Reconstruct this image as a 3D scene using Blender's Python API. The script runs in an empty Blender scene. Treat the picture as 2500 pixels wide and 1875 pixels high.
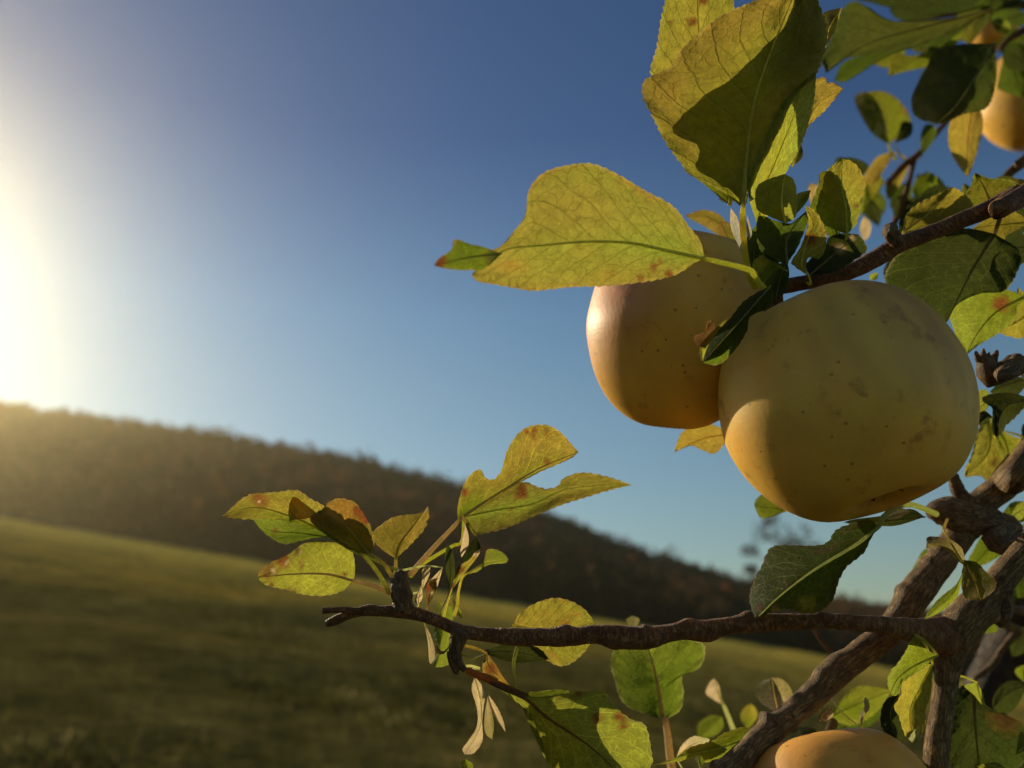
import bpy, bmesh, math, random
import numpy as np
from mathutils import Vector, Matrix, noise as mnoise

random.seed(7)
rng = np.random.default_rng(7)
R = math.radians
scene = bpy.context.scene
COL = scene.collection

# ------------------------------------------------------------------ camera
LENS = 30.0
PITCH = R(16.6)
CAM = Vector((0.0, 0.0, 1.55))
cam_data = bpy.data.cameras.new("camera")
cam = bpy.data.objects.new("camera", cam_data)
COL.objects.link(cam)
cam.location = CAM
cam.rotation_euler = (math.pi / 2 + PITCH, 0, 0)
cam_data.sensor_width = 36.0
cam_data.lens = LENS
cam_data.clip_start = 0.01
cam_data.clip_end = 6000
cam_data.dof.use_dof = True
cam_data.dof.focus_distance = 0.242
cam_data.dof.aperture_fstop = 30.0 / 2.7          # a 2.7 mm pupil, as in a phone
scene.camera = cam

# ------------------------------------------------------------------ sky, sun, exposure
SUN_AZ, SUN_EL = R(-44.5), R(20.5)                 # azimuth from +Y, to the left
sun_dir = Vector((math.sin(SUN_AZ) * math.cos(SUN_EL), math.cos(SUN_AZ) * math.cos(SUN_EL), math.sin(SUN_EL)))
world = bpy.data.worlds.new("World")
scene.world = world
world.use_nodes = True
wn, wl = world.node_tree.nodes, world.node_tree.links
wn.clear()
w_out = wn.new("ShaderNodeOutputWorld")
w_bg = wn.new("ShaderNodeBackground")
w_sky = wn.new("ShaderNodeTexSky")
w_sky.sky_type = 'NISHITA'
w_sky.sun_disc = False
w_sky.sun_elevation = SUN_EL
w_sky.sun_rotation = SUN_AZ
w_sky.altitude = 300
w_sky.air_density = 1.0
w_sky.dust_density = 0.3
w_sky.ozone_density = 4.0
w_bg.inputs["Strength"].default_value = 0.140
# clear autumn air: deeper blue overhead, pale and faintly green towards the horizon (by height above the horizon)
w_tc = wn.new("ShaderNodeTexCoord")
w_sep = wn.new("ShaderNodeSeparateXYZ")
wl.new(w_tc.outputs["Generated"], w_sep.inputs[0])
w_rmp = wn.new("ShaderNodeValToRGB")
els = w_rmp.color_ramp.elements
sky_tint = [(0.0, (.60, .60, .50)), (.12, (.60, .65, .585)), (.28, (.61, .665, .59)), (.36, (.55, .65, .61)), (.54, (.285, .385, .48)), (1.0, (.29, .38, .46))]
while len(els) < len(sky_tint):
    els.new(.5)
for k, (q, c) in enumerate(sky_tint):
    els[k].position = q
    els[k].color = (*c, 1)
wl.new(w_sep.outputs[2], w_rmp.inputs[0])
w_mul = wn.new("ShaderNodeMix")
w_mul.data_type = 'RGBA'
w_mul.blend_type = 'MULTIPLY'
w_mul.inputs[0].default_value = 1.0
wl.new(w_sky.outputs[0], w_mul.inputs[6])
wl.new(w_rmp.outputs[0], w_mul.inputs[7])
wl.new(w_mul.outputs[2], w_bg.inputs["Color"])
wl.new(w_bg.outputs[0], w_out.inputs["Surface"])

sun_data = bpy.data.lights.new("sun", 'SUN')
sun_data.energy = 5.0
sun_data.angle = R(0.5)
sun_data.color = (1.0, 0.85, 0.58)
sun = bpy.data.objects.new("sun", sun_data)
COL.objects.link(sun)
sun.location = (0, 0, 30)
sun.rotation_euler = (-sun_dir).to_track_quat('-Z', 'Y').to_euler()

vs = scene.view_settings
vs.view_transform = 'Standard'
vs.look = 'None'
vs.exposure = 0.0
vs.gamma = 1.0
scene.cycles.max_bounces = 8
scene.cycles.transparent_max_bounces = 8
scene.cycles.volume_bounces = 0
scene.cycles.use_denoising = True

# ------------------------------------------------------------------ mapping
F = LENS / 36.0 * 2500.0
CP, SP = math.cos(PITCH), math.sin(PITCH)
FWD, UP, RGT = Vector((0, CP, SP)), Vector((0, -SP, CP)), Vector((1, 0, 0))


def ray(px, py):
    """direction of a point of the photograph (2500 x 1875), one metre deep"""
    return RGT * ((px - 1250) / F) + UP * ((937.5 - py) / F) + FWD


def at(px, py, d):
    return CAM + ray(px, py) * d


REG = {  # tracing windows: x0, y0, units to photo pixels
    'A': (1000, 0, 750 / 2212), 'B': (1500, 0, 600 / 2212), 'C': (1900, 0, 600 / 2212),
    'D': (1000, 350, 800 / 2212), 'E': (1650, 350, 600 / 2212), 'F': (2000, 350, 500 / 2212),
    'G': (1650, 650, 800 / 2212), 'H': (2100, 700, 400 / 2212), 'I': (500, 1000, 600 / 2212),
    'J': (1000, 1000, 600 / 2212), 'K': (750, 1350, 600 / 1896), 'L': (1200, 1450, 600 / 2212),
    'M': (1700, 1450, 600 / 2212), 'N': (2000, 1425, 500 / 1843), 'O': (1750, 1150, 750 / 2212),
    'P': (2100, 900, 400 / 1475), 'Q': (1100, 1150, 1100 / 2212), 'W': (0, 0, 2500 / 2212)}


def px(reg, pts):
    x0, y0, s = REG[reg]
    return [(x0 + p[0] * s, y0 + p[1] * s) for p in pts]


def spline(pts, n):
    """Catmull-Rom through pts (tuples of floats), n samples even in length"""
    P = np.array(pts, float)
    if len(P) == 2:
        t = np.linspace(0, 1, n)[:, None]
        return P[0] * (1 - t) + P[1] * t
    ext = np.vstack([2 * P[0] - P[1], P, 2 * P[-1] - P[-2]])
    out = []
    for i in range(1, len(ext) - 2):
        p0, p1, p2, p3 = ext[i - 1], ext[i], ext[i + 1], ext[i + 2]
        for t in np.linspace(0, 1, 16, endpoint=False):
            out.append(0.5 * (2 * p1 + (p2 - p0) * t + (2 * p0 - 5 * p1 + 4 * p2 - p3) * t * t
                              + (3 * p1 - p0 - 3 * p2 + p3) * t ** 3))
    out.append(ext[-2])
    out = np.array(out)
    seg = np.linalg.norm(np.diff(out[:, :2], axis=0), axis=1) if out.shape[1] < 3 else \
        np.linalg.norm(np.diff(out[:, :3], axis=0), axis=1)
    s = np.concatenate([[0], np.cumsum(seg)])
    t = np.linspace(0, s[-1], n)
    return np.stack([np.interp(t, s, out[:, k]) for k in range(out.shape[1])], 1)


# ------------------------------------------------------------------ materials
def new_mat(name):
    m = bpy.data.materials.new(name)
    m.use_nodes = True
    m.node_tree.nodes.clear()
    return m


class NT:
    def __init__(s, m):
        s.t = m.node_tree

    def n(s, kind, **kw):
        nd = s.t.nodes.new(kind)
        for k, v in kw.items():
            setattr(nd, k, v)
        return nd

    def put(s, sock, v):
        if hasattr(v, 'is_output') or isinstance(v, bpy.types.NodeSocket):
            s.t.links.new(v, sock)
        elif v is not None:
            sock.default_value = v

    def math(s, op, a, b=None, c=None, clamp=False):
        nd = s.n("ShaderNodeMath", operation=op, use_clamp=clamp)
        s.put(nd.inputs[0], a)
        if b is not None:
            s.put(nd.inputs[1], b)
        if c is not None:
            s.put(nd.inputs[2], c)
        return nd.outputs[0]

    def mix(s, f, a, b, blend='MIX'):
        nd = s.n("ShaderNodeMix", data_type='RGBA', blend_type=blend)
        s.put(nd.inputs[0], f)
        s.put(nd.inputs[6], a)
        s.put(nd.inputs[7], b)
        return nd.outputs[2]

    def noise(s, vec, scale, detail=3, rough=0.55):
        nd = s.n("ShaderNodeTexNoise")
        if vec is not None:
            s.put(nd.inputs["Vector"], vec)
        nd.inputs["Scale"].default_value = scale
        nd.inputs["Detail"].default_value = detail
        nd.inputs["Roughness"].default_value = rough
        return nd.outputs[0]

    def ramp(s, f, stops):
        nd = s.n("ShaderNodeValToRGB")
        e = nd.color_ramp.elements
        while len(e) < len(stops):
            e.new(0.5)
        for k, (p, c) in enumerate(stops):
            e[k].position = p
            e[k].color = c if len(c) == 4 else (*c, 1)
        s.put(nd.inputs[0], f)
        return nd.outputs[0]

    def out(s, sh, disp=None):
        o = s.n("ShaderNodeOutputMaterial")
        s.t.links.new(sh, o.inputs["Surface"])


def leaf_material(name, vein_gain, gloss=0.14, trans=0.6):
    m = new_mat(name)
    t = NT(m)
    uv = t.n("ShaderNodeUVMap", uv_map="uv").outputs[0]
    obj = t.n("ShaderNodeTexCoord").outputs["Object"]
    sep = t.n("ShaderNodeSeparateXYZ")
    t.put(sep.inputs[0], uv)
    u = t.math('MULTIPLY_ADD', sep.outputs[0], 2.0, -1.0)
    v = sep.outputs[1]
    au = t.math('ABSOLUTE', u)
    side = t.math('MULTIPLY', t.math('SIGN', u), 0.22)
    wob = t.math('MULTIPLY_ADD', t.noise(uv, 5.0, 2), 0.5, -0.25)
    lat = t.math('MULTIPLY_ADD', t.math('SUBTRACT', v, t.math('MULTIPLY', t.math('POWER', au, 0.85), 0.30)), 8.5, side)
    lat = t.math('ADD', lat, wob)
    fr = t.math('ABSOLUTE', t.math('SUBTRACT', t.math('FRACT', lat), 0.5))
    veins = t.math('SUBTRACT', 1.0, t.math('DIVIDE', fr, 0.055), clamp=True)
    mid = t.math('SUBTRACT', 1.0, t.math('DIVIDE', au, 0.03), clamp=True)
    vor = t.n("ShaderNodeTexVoronoi", feature='DISTANCE_TO_EDGE')
    mp = t.n("ShaderNodeMapping")
    mp.inputs["Scale"].default_value = (9, 15, 1)
    t.put(mp.inputs[0], uv)
    nz = t.n("ShaderNodeTexNoise")
    nz.inputs["Scale"].default_value = 1.5
    t.put(nz.inputs["Vector"], mp.outputs[0])
    vm = t.n("ShaderNodeVectorMath", operation='MULTIPLY_ADD')
    t.put(vm.inputs[0], nz.outputs[1])
    vm.inputs[1].default_value = (1.0, 1.0, 0)
    t.put(vm.inputs[2], mp.outputs[0])
    t.put(vor.inputs["Vector"], vm.outputs[0])
    vor.inputs["Scale"].default_value = 1.0
    net = t.math('SUBTRACT', 1.0, t.math('DIVIDE', vor.outputs["Distance"], 0.07), clamp=True)
    fine = t.math('MULTIPLY', net, 0.55)
    vall = t.math('MAXIMUM', t.math('MAXIMUM', veins, mid), fine)
    tint = t.n("ShaderNodeAttribute", attribute_name="tint").outputs["Color"]
    mott = t.math('MULTIPLY_ADD', t.noise(obj, 420.0, 4, 0.65), 0.9, 0.55)
    speck = t.math('MULTIPLY_ADD', t.noise(obj, 1900.0, 2, 0.6), 0.5, 0.75)
    mott = t.math('MULTIPLY', mott, speck)
    pig = t.mix(1.0, tint, t.math('MULTIPLY', mott, 0.80), 'MULTIPLY')
    tr = t.mix(vall, pig, t.mix(1.0, pig, (vein_gain, vein_gain, vein_gain * 0.9, 1), 'MULTIPLY'))
    rf = t.mix(1.0, pig, (0.50, 0.52, 0.55, 1), 'MULTIPLY')
    rf = t.mix(vall, rf, t.mix(1.0, rf, (1.7, 1.7, 1.8, 1), 'MULTIPLY'))
    bump = t.n("ShaderNodeBump")
    bump.inputs["Strength"].default_value = 0.55
    bump.inputs["Distance"].default_value = 0.0004
    hgt = t.math('ADD', t.math('MULTIPLY', vall, -0.7), t.math('MULTIPLY', t.noise(obj, 700.0, 3), 1.0))
    t.put(bump.inputs["Height"], hgt)
    pr = t.n("ShaderNodeBsdfPrincipled")
    t.put(pr.inputs["Base Color"], rf)
    pr.inputs["Roughness"].default_value = 0.5
    pr.inputs["Specular IOR Level"].default_value = gloss
    t.put(pr.inputs["Normal"], bump.outputs[0])
    tl = t.n("ShaderNodeBsdfTranslucent")
    t.put(tl.inputs["Color"], tr)
    t.put(tl.inputs["Normal"], bump.outputs[0])
    mx = t.n("ShaderNodeMixShader")
    mx.inputs[0].default_value = trans
    t.put(mx.inputs[1], pr.outputs[0])
    t.put(mx.inputs[2], tl.outputs[0])
    t.out(mx.outputs[0])
    return m


def bark_material(name, dark, light, scale, lich=0.0, ringy=False):
    dark, light = (*dark, 1), (*light, 1)
    m = new_mat(name)
    t = NT(m)
    obj = t.n("ShaderNodeTexCoord").outputs["Object"]
    uv = t.n("ShaderNodeUVMap", uv_map="uv").outputs[0]
    a = t.noise(obj, scale, 6, 0.65)
    b = t.noise(obj, scale * 4.5, 4, 0.6)
    c = t.ramp(a, [(0.32, dark), (0.68, light)])
    c = t.mix(t.math('MULTIPLY', b, 0.5), c, t.mix(1.0, c, (0.4, 0.38, 0.36, 1), 'MULTIPLY'))
    if lich:
        l = t.noise(obj, scale * 1.6, 5, 0.7)
        lm = t.math('MULTIPLY', t.math('GREATER_THAN', l, 0.60), lich)
        c = t.mix(lm, c, (0.34, 0.29, 0.20, 1))
    mp = t.n("ShaderNodeMapping")
    mp.inputs["Scale"].default_value = (5, 620, 1) if ringy else (30, 170, 1)
    t.put(mp.inputs[0], uv)
    rg = t.noise(mp.outputs[0], 1.0, 4, 0.65)
    crack = t.math('SUBTRACT', 1.0, t.math('MULTIPLY', t.math('ABSOLUTE', t.math('SUBTRACT', rg, 0.5)), 14.0), clamp=True)
    c = t.mix(t.math('MULTIPLY', crack, 0.55), c, t.mix(1.0, c, (0.30, 0.26, 0.24, 1), 'MULTIPLY'))
    flake = t.math('MULTIPLY', t.math('SUBTRACT', t.noise(obj, scale * 2.3, 4, 0.7), 0.60), 9.0, clamp=True)
    c = t.mix(t.math('MULTIPLY', flake, 0.35), c, t.mix(1.0, light, (1.35, 1.3, 1.25, 1), 'MULTIPLY'))
    bump = t.n("ShaderNodeBump")
    bump.inputs["Strength"].default_value = 1.0
    bump.inputs["Distance"].default_value = 0.0006
    hh = t.math('ADD', t.math('ADD', a, t.math('MULTIPLY', b, 0.6)), t.math('MULTIPLY', crack, -0.7))
    t.put(bump.inputs["Height"], t.math('ADD', hh, t.math('MULTIPLY', flake, 0.4)))
    pr = t.n("ShaderNodeBsdfPrincipled")
    t.put(pr.inputs["Base Color"], c)
    pr.inputs["Roughness"].default_value = 0.55
    pr.inputs["Specular IOR Level"].default_value = 0.25
    pr.inputs["Sheen Weight"].default_value = 0.08
    pr.inputs["Sheen Roughness"].default_value = 0.4
    pr.inputs["Sheen Tint"].default_value = (1.0, .85, .6, 1)
    t.put(pr.inputs["Normal"], bump.outputs[0])
    t.out(pr.outputs[0])
    return m


def stalk_material():
    m = new_mat("leaf_stalk_skin")
    t = NT(m)
    tint = t.n("ShaderNodeAttribute", attribute_name="tint").outputs["Color"]
    obj = t.n("ShaderNodeTexCoord").outputs["Object"]
    c = t.mix(1.0, tint, t.math('MULTIPLY_ADD', t.noise(obj, 900.0, 3), 0.8, 0.6), 'MULTIPLY')
    pr = t.n("ShaderNodeBsdfPrincipled")
    t.put(pr.inputs["Base Color"], c)
    pr.inputs["Roughness"].default_value = 0.6
    tl = t.n("ShaderNodeBsdfTranslucent")
    t.put(tl.inputs["Color"], c)
    mx = t.n("ShaderNodeMixShader")
    mx.inputs[0].default_value = 0.75
    t.put(mx.inputs[1], pr.outputs[0])
    t.put(mx.inputs[2], tl.outputs[0])
    t.out(mx.outputs[0])
    return m


def apple_material():
    m = new_mat("apple_skin")
    t = NT(m)
    tint = t.n("ShaderNodeAttribute", attribute_name="tint").outputs["Color"]
    obj = t.n("ShaderNodeTexCoord").outputs["Object"]
    c = t.mix(1.0, tint, t.math('MULTIPLY_ADD', t.noise(obj, 60.0, 5, 0.6), 0.5, 0.75), 'MULTIPLY')
    # russet smudges and lenticels belong to the skin
    smu = t.math('MULTIPLY', t.math('SUBTRACT', t.noise(obj, 170.0, 5, 0.7), 0.535), 9.0, clamp=True)
    smu = t.math('MULTIPLY', smu, t.math('MULTIPLY', t.math('SUBTRACT', t.noise(obj, 75.0, 2), 0.47), 6.0, clamp=True))
    c = t.mix(t.math('MULTIPLY', smu, 0.5), c, (0.30, 0.13, 0.035, 1))
    strk = t.math('MULTIPLY', t.math('SUBTRACT', t.noise(obj, 42.0, 3, .6), 0.5), 3.0, clamp=True)
    c = t.mix(t.math('MULTIPLY', strk, 0.45), c, t.mix(1.0, c, (0.95, 0.62, 0.42, 1), 'MULTIPLY'))
    vor = t.n("ShaderNodeTexVoronoi")
    vor.inputs["Scale"].default_value = 260.0
    t.put(vor.inputs["Vector"], obj)
    dot = t.math('LESS_THAN', vor.outputs["Distance"], 0.12)
    dot = t.math('MULTIPLY', dot, t.math('GREATER_THAN', t.noise(obj, 130.0, 1), 0.49))
    c = t.mix(t.math('MULTIPLY', dot, 0.65), c, (0.26, 0.14, 0.05, 1))
    bump = t.n("ShaderNodeBump")
    bump.inputs["Strength"].default_value = 0.22
    bump.inputs["Distance"].default_value = 0.0004
    t.put(bump.inputs["Height"], t.math('ADD', t.noise(obj, 900.0, 3, 0.6), t.math('MULTIPLY', dot, -0.6)))
    pr = t.n("ShaderNodeBsdfPrincipled")
    t.put(pr.inputs["Base Color"], c)
    pr.inputs["Roughness"].default_value = 0.5
    pr.inputs["Specular IOR Level"].default_value = 0.32
    pr.inputs["Subsurface Weight"].default_value = 0.35
    pr.inputs["Subsurface Radius"].default_value = (1.0, 0.55, 0.18)
    pr.inputs["Subsurface Scale"].default_value = 0.005
    t.put(pr.inputs["Normal"], bump.outputs[0])
    t.out(pr.outputs[0])
    return m


def tint_material(name, trans=0.35, rough=0.8, noise_scale=3.0, var=0.6):
    m = new_mat(name)
    t = NT(m)
    tint = t.n("ShaderNodeAttribute", attribute_name="tint").outputs["Color"]
    obj = t.n("ShaderNodeTexCoord").outputs["Object"]
    c = t.mix(1.0, tint, t.math('MULTIPLY_ADD', t.noise(obj, noise_scale, 3), var, 1 - var / 2), 'MULTIPLY')
    d = t.n("ShaderNodeBsdfDiffuse")
    t.put(d.inputs["Color"], c)
    tl = t.n("ShaderNodeBsdfTranslucent")
    t.put(tl.inputs["Color"], c)
    mx = t.n("ShaderNodeMixShader")
    mx.inputs[0].default_value = trans
    t.put(mx.inputs[1], d.outputs[0])
    t.put(mx.inputs[2], tl.outputs[0])
    t.out(mx.outputs[0])
    return m


M_LEAF = {'dark': leaf_material("leaf_dark_veins", 0.62), 'pale': leaf_material("leaf_pale_veins", 1.85),
          'dry': leaf_material("dry_leaf_skin", 0.8, 0.2, 0.72)}
M_STALK = stalk_material()
M_APPLE = apple_material()
M_TWIG = bark_material("twig_bark", (0.19, 0.07, 0.022), (0.46, 0.20, 0.065), 320, 0.25, True)
M_LIMB = bark_material("limb_bark", (0.17, 0.09, 0.034), (0.50, 0.315, 0.125), 260, 0.45)
M_SCAR = bark_material("scar_bark", (0.16, 0.08, 0.032), (0.48, 0.29, 0.13), 480, 0.3)

M_LIMB_SHADE = bark_material("shaded_limb_bark", (0.045, 0.028, 0.016), (0.11, 0.072, 0.042), 120)  # limb bark darkened, the far limb's shade put into its colour


# ------------------------------------------------------------------ mesh helpers
def link(name, me, mat, parent=None, smooth=True):
    o = bpy.data.objects.new(name, me)
    COL.objects.link(o)
    if mat:
        me.materials.append(mat)
    if smooth:
        me.polygons.foreach_set("use_smooth", [True] * len(me.polygons))
    if parent:
        o.parent = parent
    return o


def set_tint(me, cols):
    a = me.attributes.new("tint", 'FLOAT_COLOR', 'POINT')
    c = np.ones((len(cols), 4), np.float32)
    c[:, :3] = cols
    a.data.foreach_set("color", c.ravel())


def set_uv(me, uvs):
    l = me.uv_layers.new(name="uv")
    idx = np.empty(len(me.loops), np.int32)
    me.loops.foreach_get("vertex_index", idx)
    l.data.foreach_set("uv", np.asarray(uvs, np.float32)[idx].ravel())


def grid_faces(n, m, wrap=False):
    f = []
    for i in range(n - 1):
        for j in range(m - 1 if not wrap else m):
            k = (j + 1) % m
            f.append((i * m + j, i * m + k, (i + 1) * m + k, (i + 1) * m + j))
    return f


PAL = {'deep': (0.062, 0.072, 0.014), 'umber': (0.10, 0.048, 0.018), 'yg': (0.47, 0.46, 0.05), 'lime': (0.38, 0.44, 0.05), 'yellow': (0.64, 0.49, 0.06), 'gold': (0.60, 0.40, 0.07),  # deep, and partly dark, put the shade on leaves into their pigment
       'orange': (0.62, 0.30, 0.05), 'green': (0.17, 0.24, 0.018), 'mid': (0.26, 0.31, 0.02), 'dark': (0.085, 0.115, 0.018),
       'olive': (0.27, 0.24, 0.025), 'brown': (0.28, 0.14, 0.04), 'red': (0.30, 0.065, 0.022), 'moss': (0.135, 0.135, 0.02), 'cream': (0.82, 0.62, 0.32),
       'tan': (0.52, 0.40, 0.20), 'silver': (0.42, 0.44, 0.36), 'rust': (0.32, 0.10, 0.03), 'palegreen': (0.50, 0.52, 0.22)}


def tube_mesh(path, radii, sides=10, rough=0.0, seed=0.0, freq=200.0, ends=True, knobs=()):
    """swept tube; path rows are 3D points; knobs = (fraction, angle, height, spread) swellings"""
    n = len(path)
    P = [Vector(p) for p in path]
    T = [(P[min(i + 1, n - 1)] - P[max(i - 1, 0)]).normalized() for i in range(n)]
    ref = Vector((0, 1, 0)) if abs(T[0].y) < 0.9 else Vector((1, 0, 0))
    N = (ref - T[0] * ref.dot(T[0])).normalized()
    V, UVS = [], []
    s = 0.0
    for i in range(n):
        if i:
            s += (P[i] - P[i - 1]).length
            N = (N - T[i] * N.dot(T[i])).normalized()
        Bn = T[i].cross(N)
        for j in range(sides):
            a = 2 * math.pi * j / sides
            dvec = N * math.cos(a) + Bn * math.sin(a)
            r = radii[i]
            if rough:
                q = P[i] + dvec * r
                r *= 1 + rough * (mnoise.noise(q * freq + Vector((seed, 0, 0))) + 0.6 * mnoise.noise(q * freq * 3.1) + 0.35 * mnoise.noise(q * freq * 7.3))
            for (kf, ka, kh, ks) in knobs:
                da = (a - ka + math.pi) % (2 * math.pi) - math.pi
                dd = ((i / (n - 1) - kf) / ks) ** 2 + (da / 0.9) ** 2
                if dd < 6:
                    r += kh * math.exp(-dd)
            V.append(P[i] + dvec * r)
            UVS.append((j / sides, s))
    Fc = grid_faces(n, sides, True)
    if ends:
        V.append(P[0] - T[0] * radii[0] * 0.25)
        UVS.append((0, 0))
        V.append(P[-1] + T[-1] * radii[-1] * 0.25)
        UVS.append((0, s))
        b, e = len(V) - 2, len(V) - 1
        for j in range(sides):
            k = (j + 1) % sides
            Fc.append((b, k, j))
            Fc.append((e, (n - 1) * sides + j, (n - 1) * sides + k))
    return V, Fc, UVS


def fuzz(V, Fc, n, length, r=random.Random(3)):
    """short downy hairs standing on a mesh: thin blades on random faces"""
    nb = len(Fc)
    v0 = len(V)
    for _ in range(n):
        f = Fc[r.randrange(nb)]
        p = sum((V[i] for i in f), Vector()) / len(f)
        nrm = (V[f[1]] - V[f[0]]).cross(V[f[-1]] - V[f[0]])
        if nrm.length < 1e-14:
            continue
        nrm.normalize()
        a = (V[f[1]] - V[f[0]]).normalized()
        p = p + a * r.uniform(-1, 1) * 0.0003
        d = (nrm + Vector((r.uniform(-.5, .5), r.uniform(-.5, .5), r.uniform(-.5, .5)))).normalized()
        w = d.cross(RGT if abs(d.x) < .8 else UP).normalized() * 0.00004
        L = length * r.uniform(.4, 1.2)
        k = len(V)
        V += [p - w, p + w, p + d * L]
        Fc.append((k, k + 1, k + 2))


# ------------------------------------------------------------------ the apple tree
tree = bpy.data.objects.new("apple_tree", None)
COL.objects.link(tree)
tree["label"] = "apple tree with yellowing autumn leaves on bare brown branches filling the right side"
tree["category"] = "tree"
TRUNK_AT = Vector((0.78, 0.62))

UGRID = np.array([-1, -.955, -.88, -.75, -.58, -.4, -.22, -.08, 0, .08, .22, .4, .58, .75, .88, .955, 1])
leaf_count = [0]
BARK = []                                            # points along the wood, where stalks can join


def leaf(reg, Mp, Ap, Bp, d=0.24, d1=None, e=(None, None), bulge=0.0, c=('yg', 'yellow'), stalk=None, spots=(),
         teeth=1.0, name='leaf', label=None, vein='dark', wave=1.0, rim=0.5, sw=1.0, edge=None, fz=0, scol=None,
         hole=()):
    """one leaf: a curved blade lofted between its two margins over the midrib, and its stalk as a child.
    d, d1 = distance at base and tip; e = how much deeper each margin lies than the midrib"""
    leaf_count[0] += 1
    sd = leaf_count[0] * 7.31
    rr = random.Random(leaf_count[0] * 13 + 5)
    d1 = d + rr.uniform(-.006, .006) if d1 is None else d1
    eA = rr.uniform(-.004, .005) if e[0] is None else e[0]
    eB = rr.uniform(-.004, .005) if e[1] is None else e[1]
    m_, a_, b_ = px(reg, Mp), px(reg, Ap), px(reg, Bp)
    a_ = [m_[0]] + a_[1:-1] + [m_[-1]] if len(a_) > 2 else [m_[0], m_[-1]]
    b_ = [m_[0]] + b_[1:-1] + [m_[-1]] if len(b_) > 2 else [m_[0], m_[-1]]
    if name == 'dry_leaf' and e == (None, None):
        eA, eB = -.0025, .003
        edge, wave = edge or 'brown', wave * 2.2
    ln = max(np.sum(np.linalg.norm(np.diff(np.array(q), axis=0), axis=1)) for q in (a_, b_))
    unit = d / F                                     # metres per photo pixel at the leaf
    n = int(min(200, max(26, ln / 4.2)))
    Mi, Ai, Bi = spline(m_, n), spline(a_, n), spline(b_, n)
    tt = np.linspace(0, 1, n)
    if teeth:
        pitch = min(0.0023 / unit, ln / 9)
        amp = min(0.00042 / unit, ln * 0.014) * teeth
        for E in (Ai, Bi):
            s = np.concatenate([[0], np.cumsum(np.linalg.norm(np.diff(E, axis=0), axis=1))])
            ph = s / pitch + np.array([0.35 * mnoise.noise(Vector((q * .02, sd, 0))) for q in s])
            saw = (ph % 1.0) ** 0.8
            saw = np.where(ph % 1 > 0.86, (1 - ph % 1) / 0.14, saw)
            out = E - Mi
            L = np.linalg.norm(out, axis=1, keepdims=True)
            env = np.clip(tt / .12, 0, 1) * np.clip((1 - tt) / .03, 0, 1)
            E += out / np.maximum(L, 1e-6) * (saw * amp * env)[:, None] * np.clip(L / 12, 0, 1)
    wA, wB = np.linalg.norm(Ai - Mi, axis=1), np.linalg.norm(Bi - Mi, axis=1)
    wm = max(wA.max(), wB.max(), 1)
    half = wm * unit
    V, C, UVS = [], [], []
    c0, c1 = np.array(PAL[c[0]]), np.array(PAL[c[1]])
    ed = np.array(PAL[edge]) if edge else None
    sp = [(px(reg, [(q[0], q[1])])[0], q[2] * REG[reg][2], np.array(PAL[q[3]])) for q in spots]
    for i in range(n):
        t = tt[i]
        dm = d + (d1 - d) * t + bulge * math.sin(math.pi * t)
        for u in UGRID:
            E, w, ee = (Ai, wA, eA) if u < 0 else (Bi, wB, eB)
            au = abs(u)
            q = Mi[i] + (E[i] - Mi[i]) * au
            wv = mnoise.noise(Vector((u * 1.3, t * 3.2, sd))) * 0.10 * half * wave * (0.3 + au)
            wv += mnoise.noise(Vector((u * 3.0, t * 9, sd + 4))) * 0.035 * half * wave
            lat = abs(((t - .3 * au) * 8.5 + (.22 if u > 0 else -.22)) % 1 - .5)
            wv += (0.5 - lat) * 0.05 * half * min(1, au * 3)          # quilting between the side veins
            dd = dm + ee * (au ** 1.25) * (w[i] / wm) + wv
            V.append(at(q[0], q[1], dd))
            UVS.append((u * .5 + .5, t))
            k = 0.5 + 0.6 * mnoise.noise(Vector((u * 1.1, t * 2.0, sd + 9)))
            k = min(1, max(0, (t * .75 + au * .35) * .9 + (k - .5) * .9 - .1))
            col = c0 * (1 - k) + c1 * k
            pt = mnoise.noise(Vector((u * 2.6, t * 5.5, sd + 31)))
            if pt > .36 and ed is not None:
                g = min(1, (pt - .36) * 2.2) * (0.3 + .7 * au)
                col = col * (1 - g) + ed * g
            if au > .9 and ed is not None:
                g = (au - .9) * 6 * max(0, .5 + mnoise.noise(Vector((t * 6, sd, u))))
                col = col * (1 - min(1, g)) + ed * min(1, g)
            if au > .97 and rim:
                col = col * (1 - rim * .6) + np.array((.75, .62, .28)) * rim * .6  # margin's sunlit glow and pale down painted in cream
            for (sx, sy), sr, sc in sp:
                dx, dy = q[0] - sx, q[1] - sy
                rn = sr * (1 + .45 * mnoise.noise(Vector((q[0] * .06, q[1] * .06, sd))))
                g = 1.45 - math.hypot(dx, dy) / rn
                if g > 0:
                    halo = min(1, g * 2.0) * .35              # a browned halo round each spot
                    col = col * (1 - halo) + np.array((.33, .17, .03)) * halo
                    g = min(1, max(0, g - .25) * 1.5) * (.8 + .35 * mnoise.noise(Vector((q[0] * .15, q[1] * .15, sd))))
                    col = col * (1 - g) + sc * g
            C.append(col)
    me = bpy.data.meshes.new(name)
    me.from_pydata(V, [], grid_faces(n, len(UGRID)))
    set_uv(me, UVS)
    set_tint(me, np.array(C))
    o = link(name, me, M_LEAF[vein], tree)
    if label:
        o["label"] = label
    # the stalk runs on as the midrib along the side that faces the ground and the viewer
    rib_r = min(0.00075, 0.030 * half + 0.0002) * sw
    mc = len(UGRID) // 2
    rib = [V[i * len(UGRID) + mc] - FWD * rib_r * 0.35 for i in range(0, n, max(1, n // 26))]
    rad = list(np.linspace(rib_r * .8, rib_r * .15, len(rib)))
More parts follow.
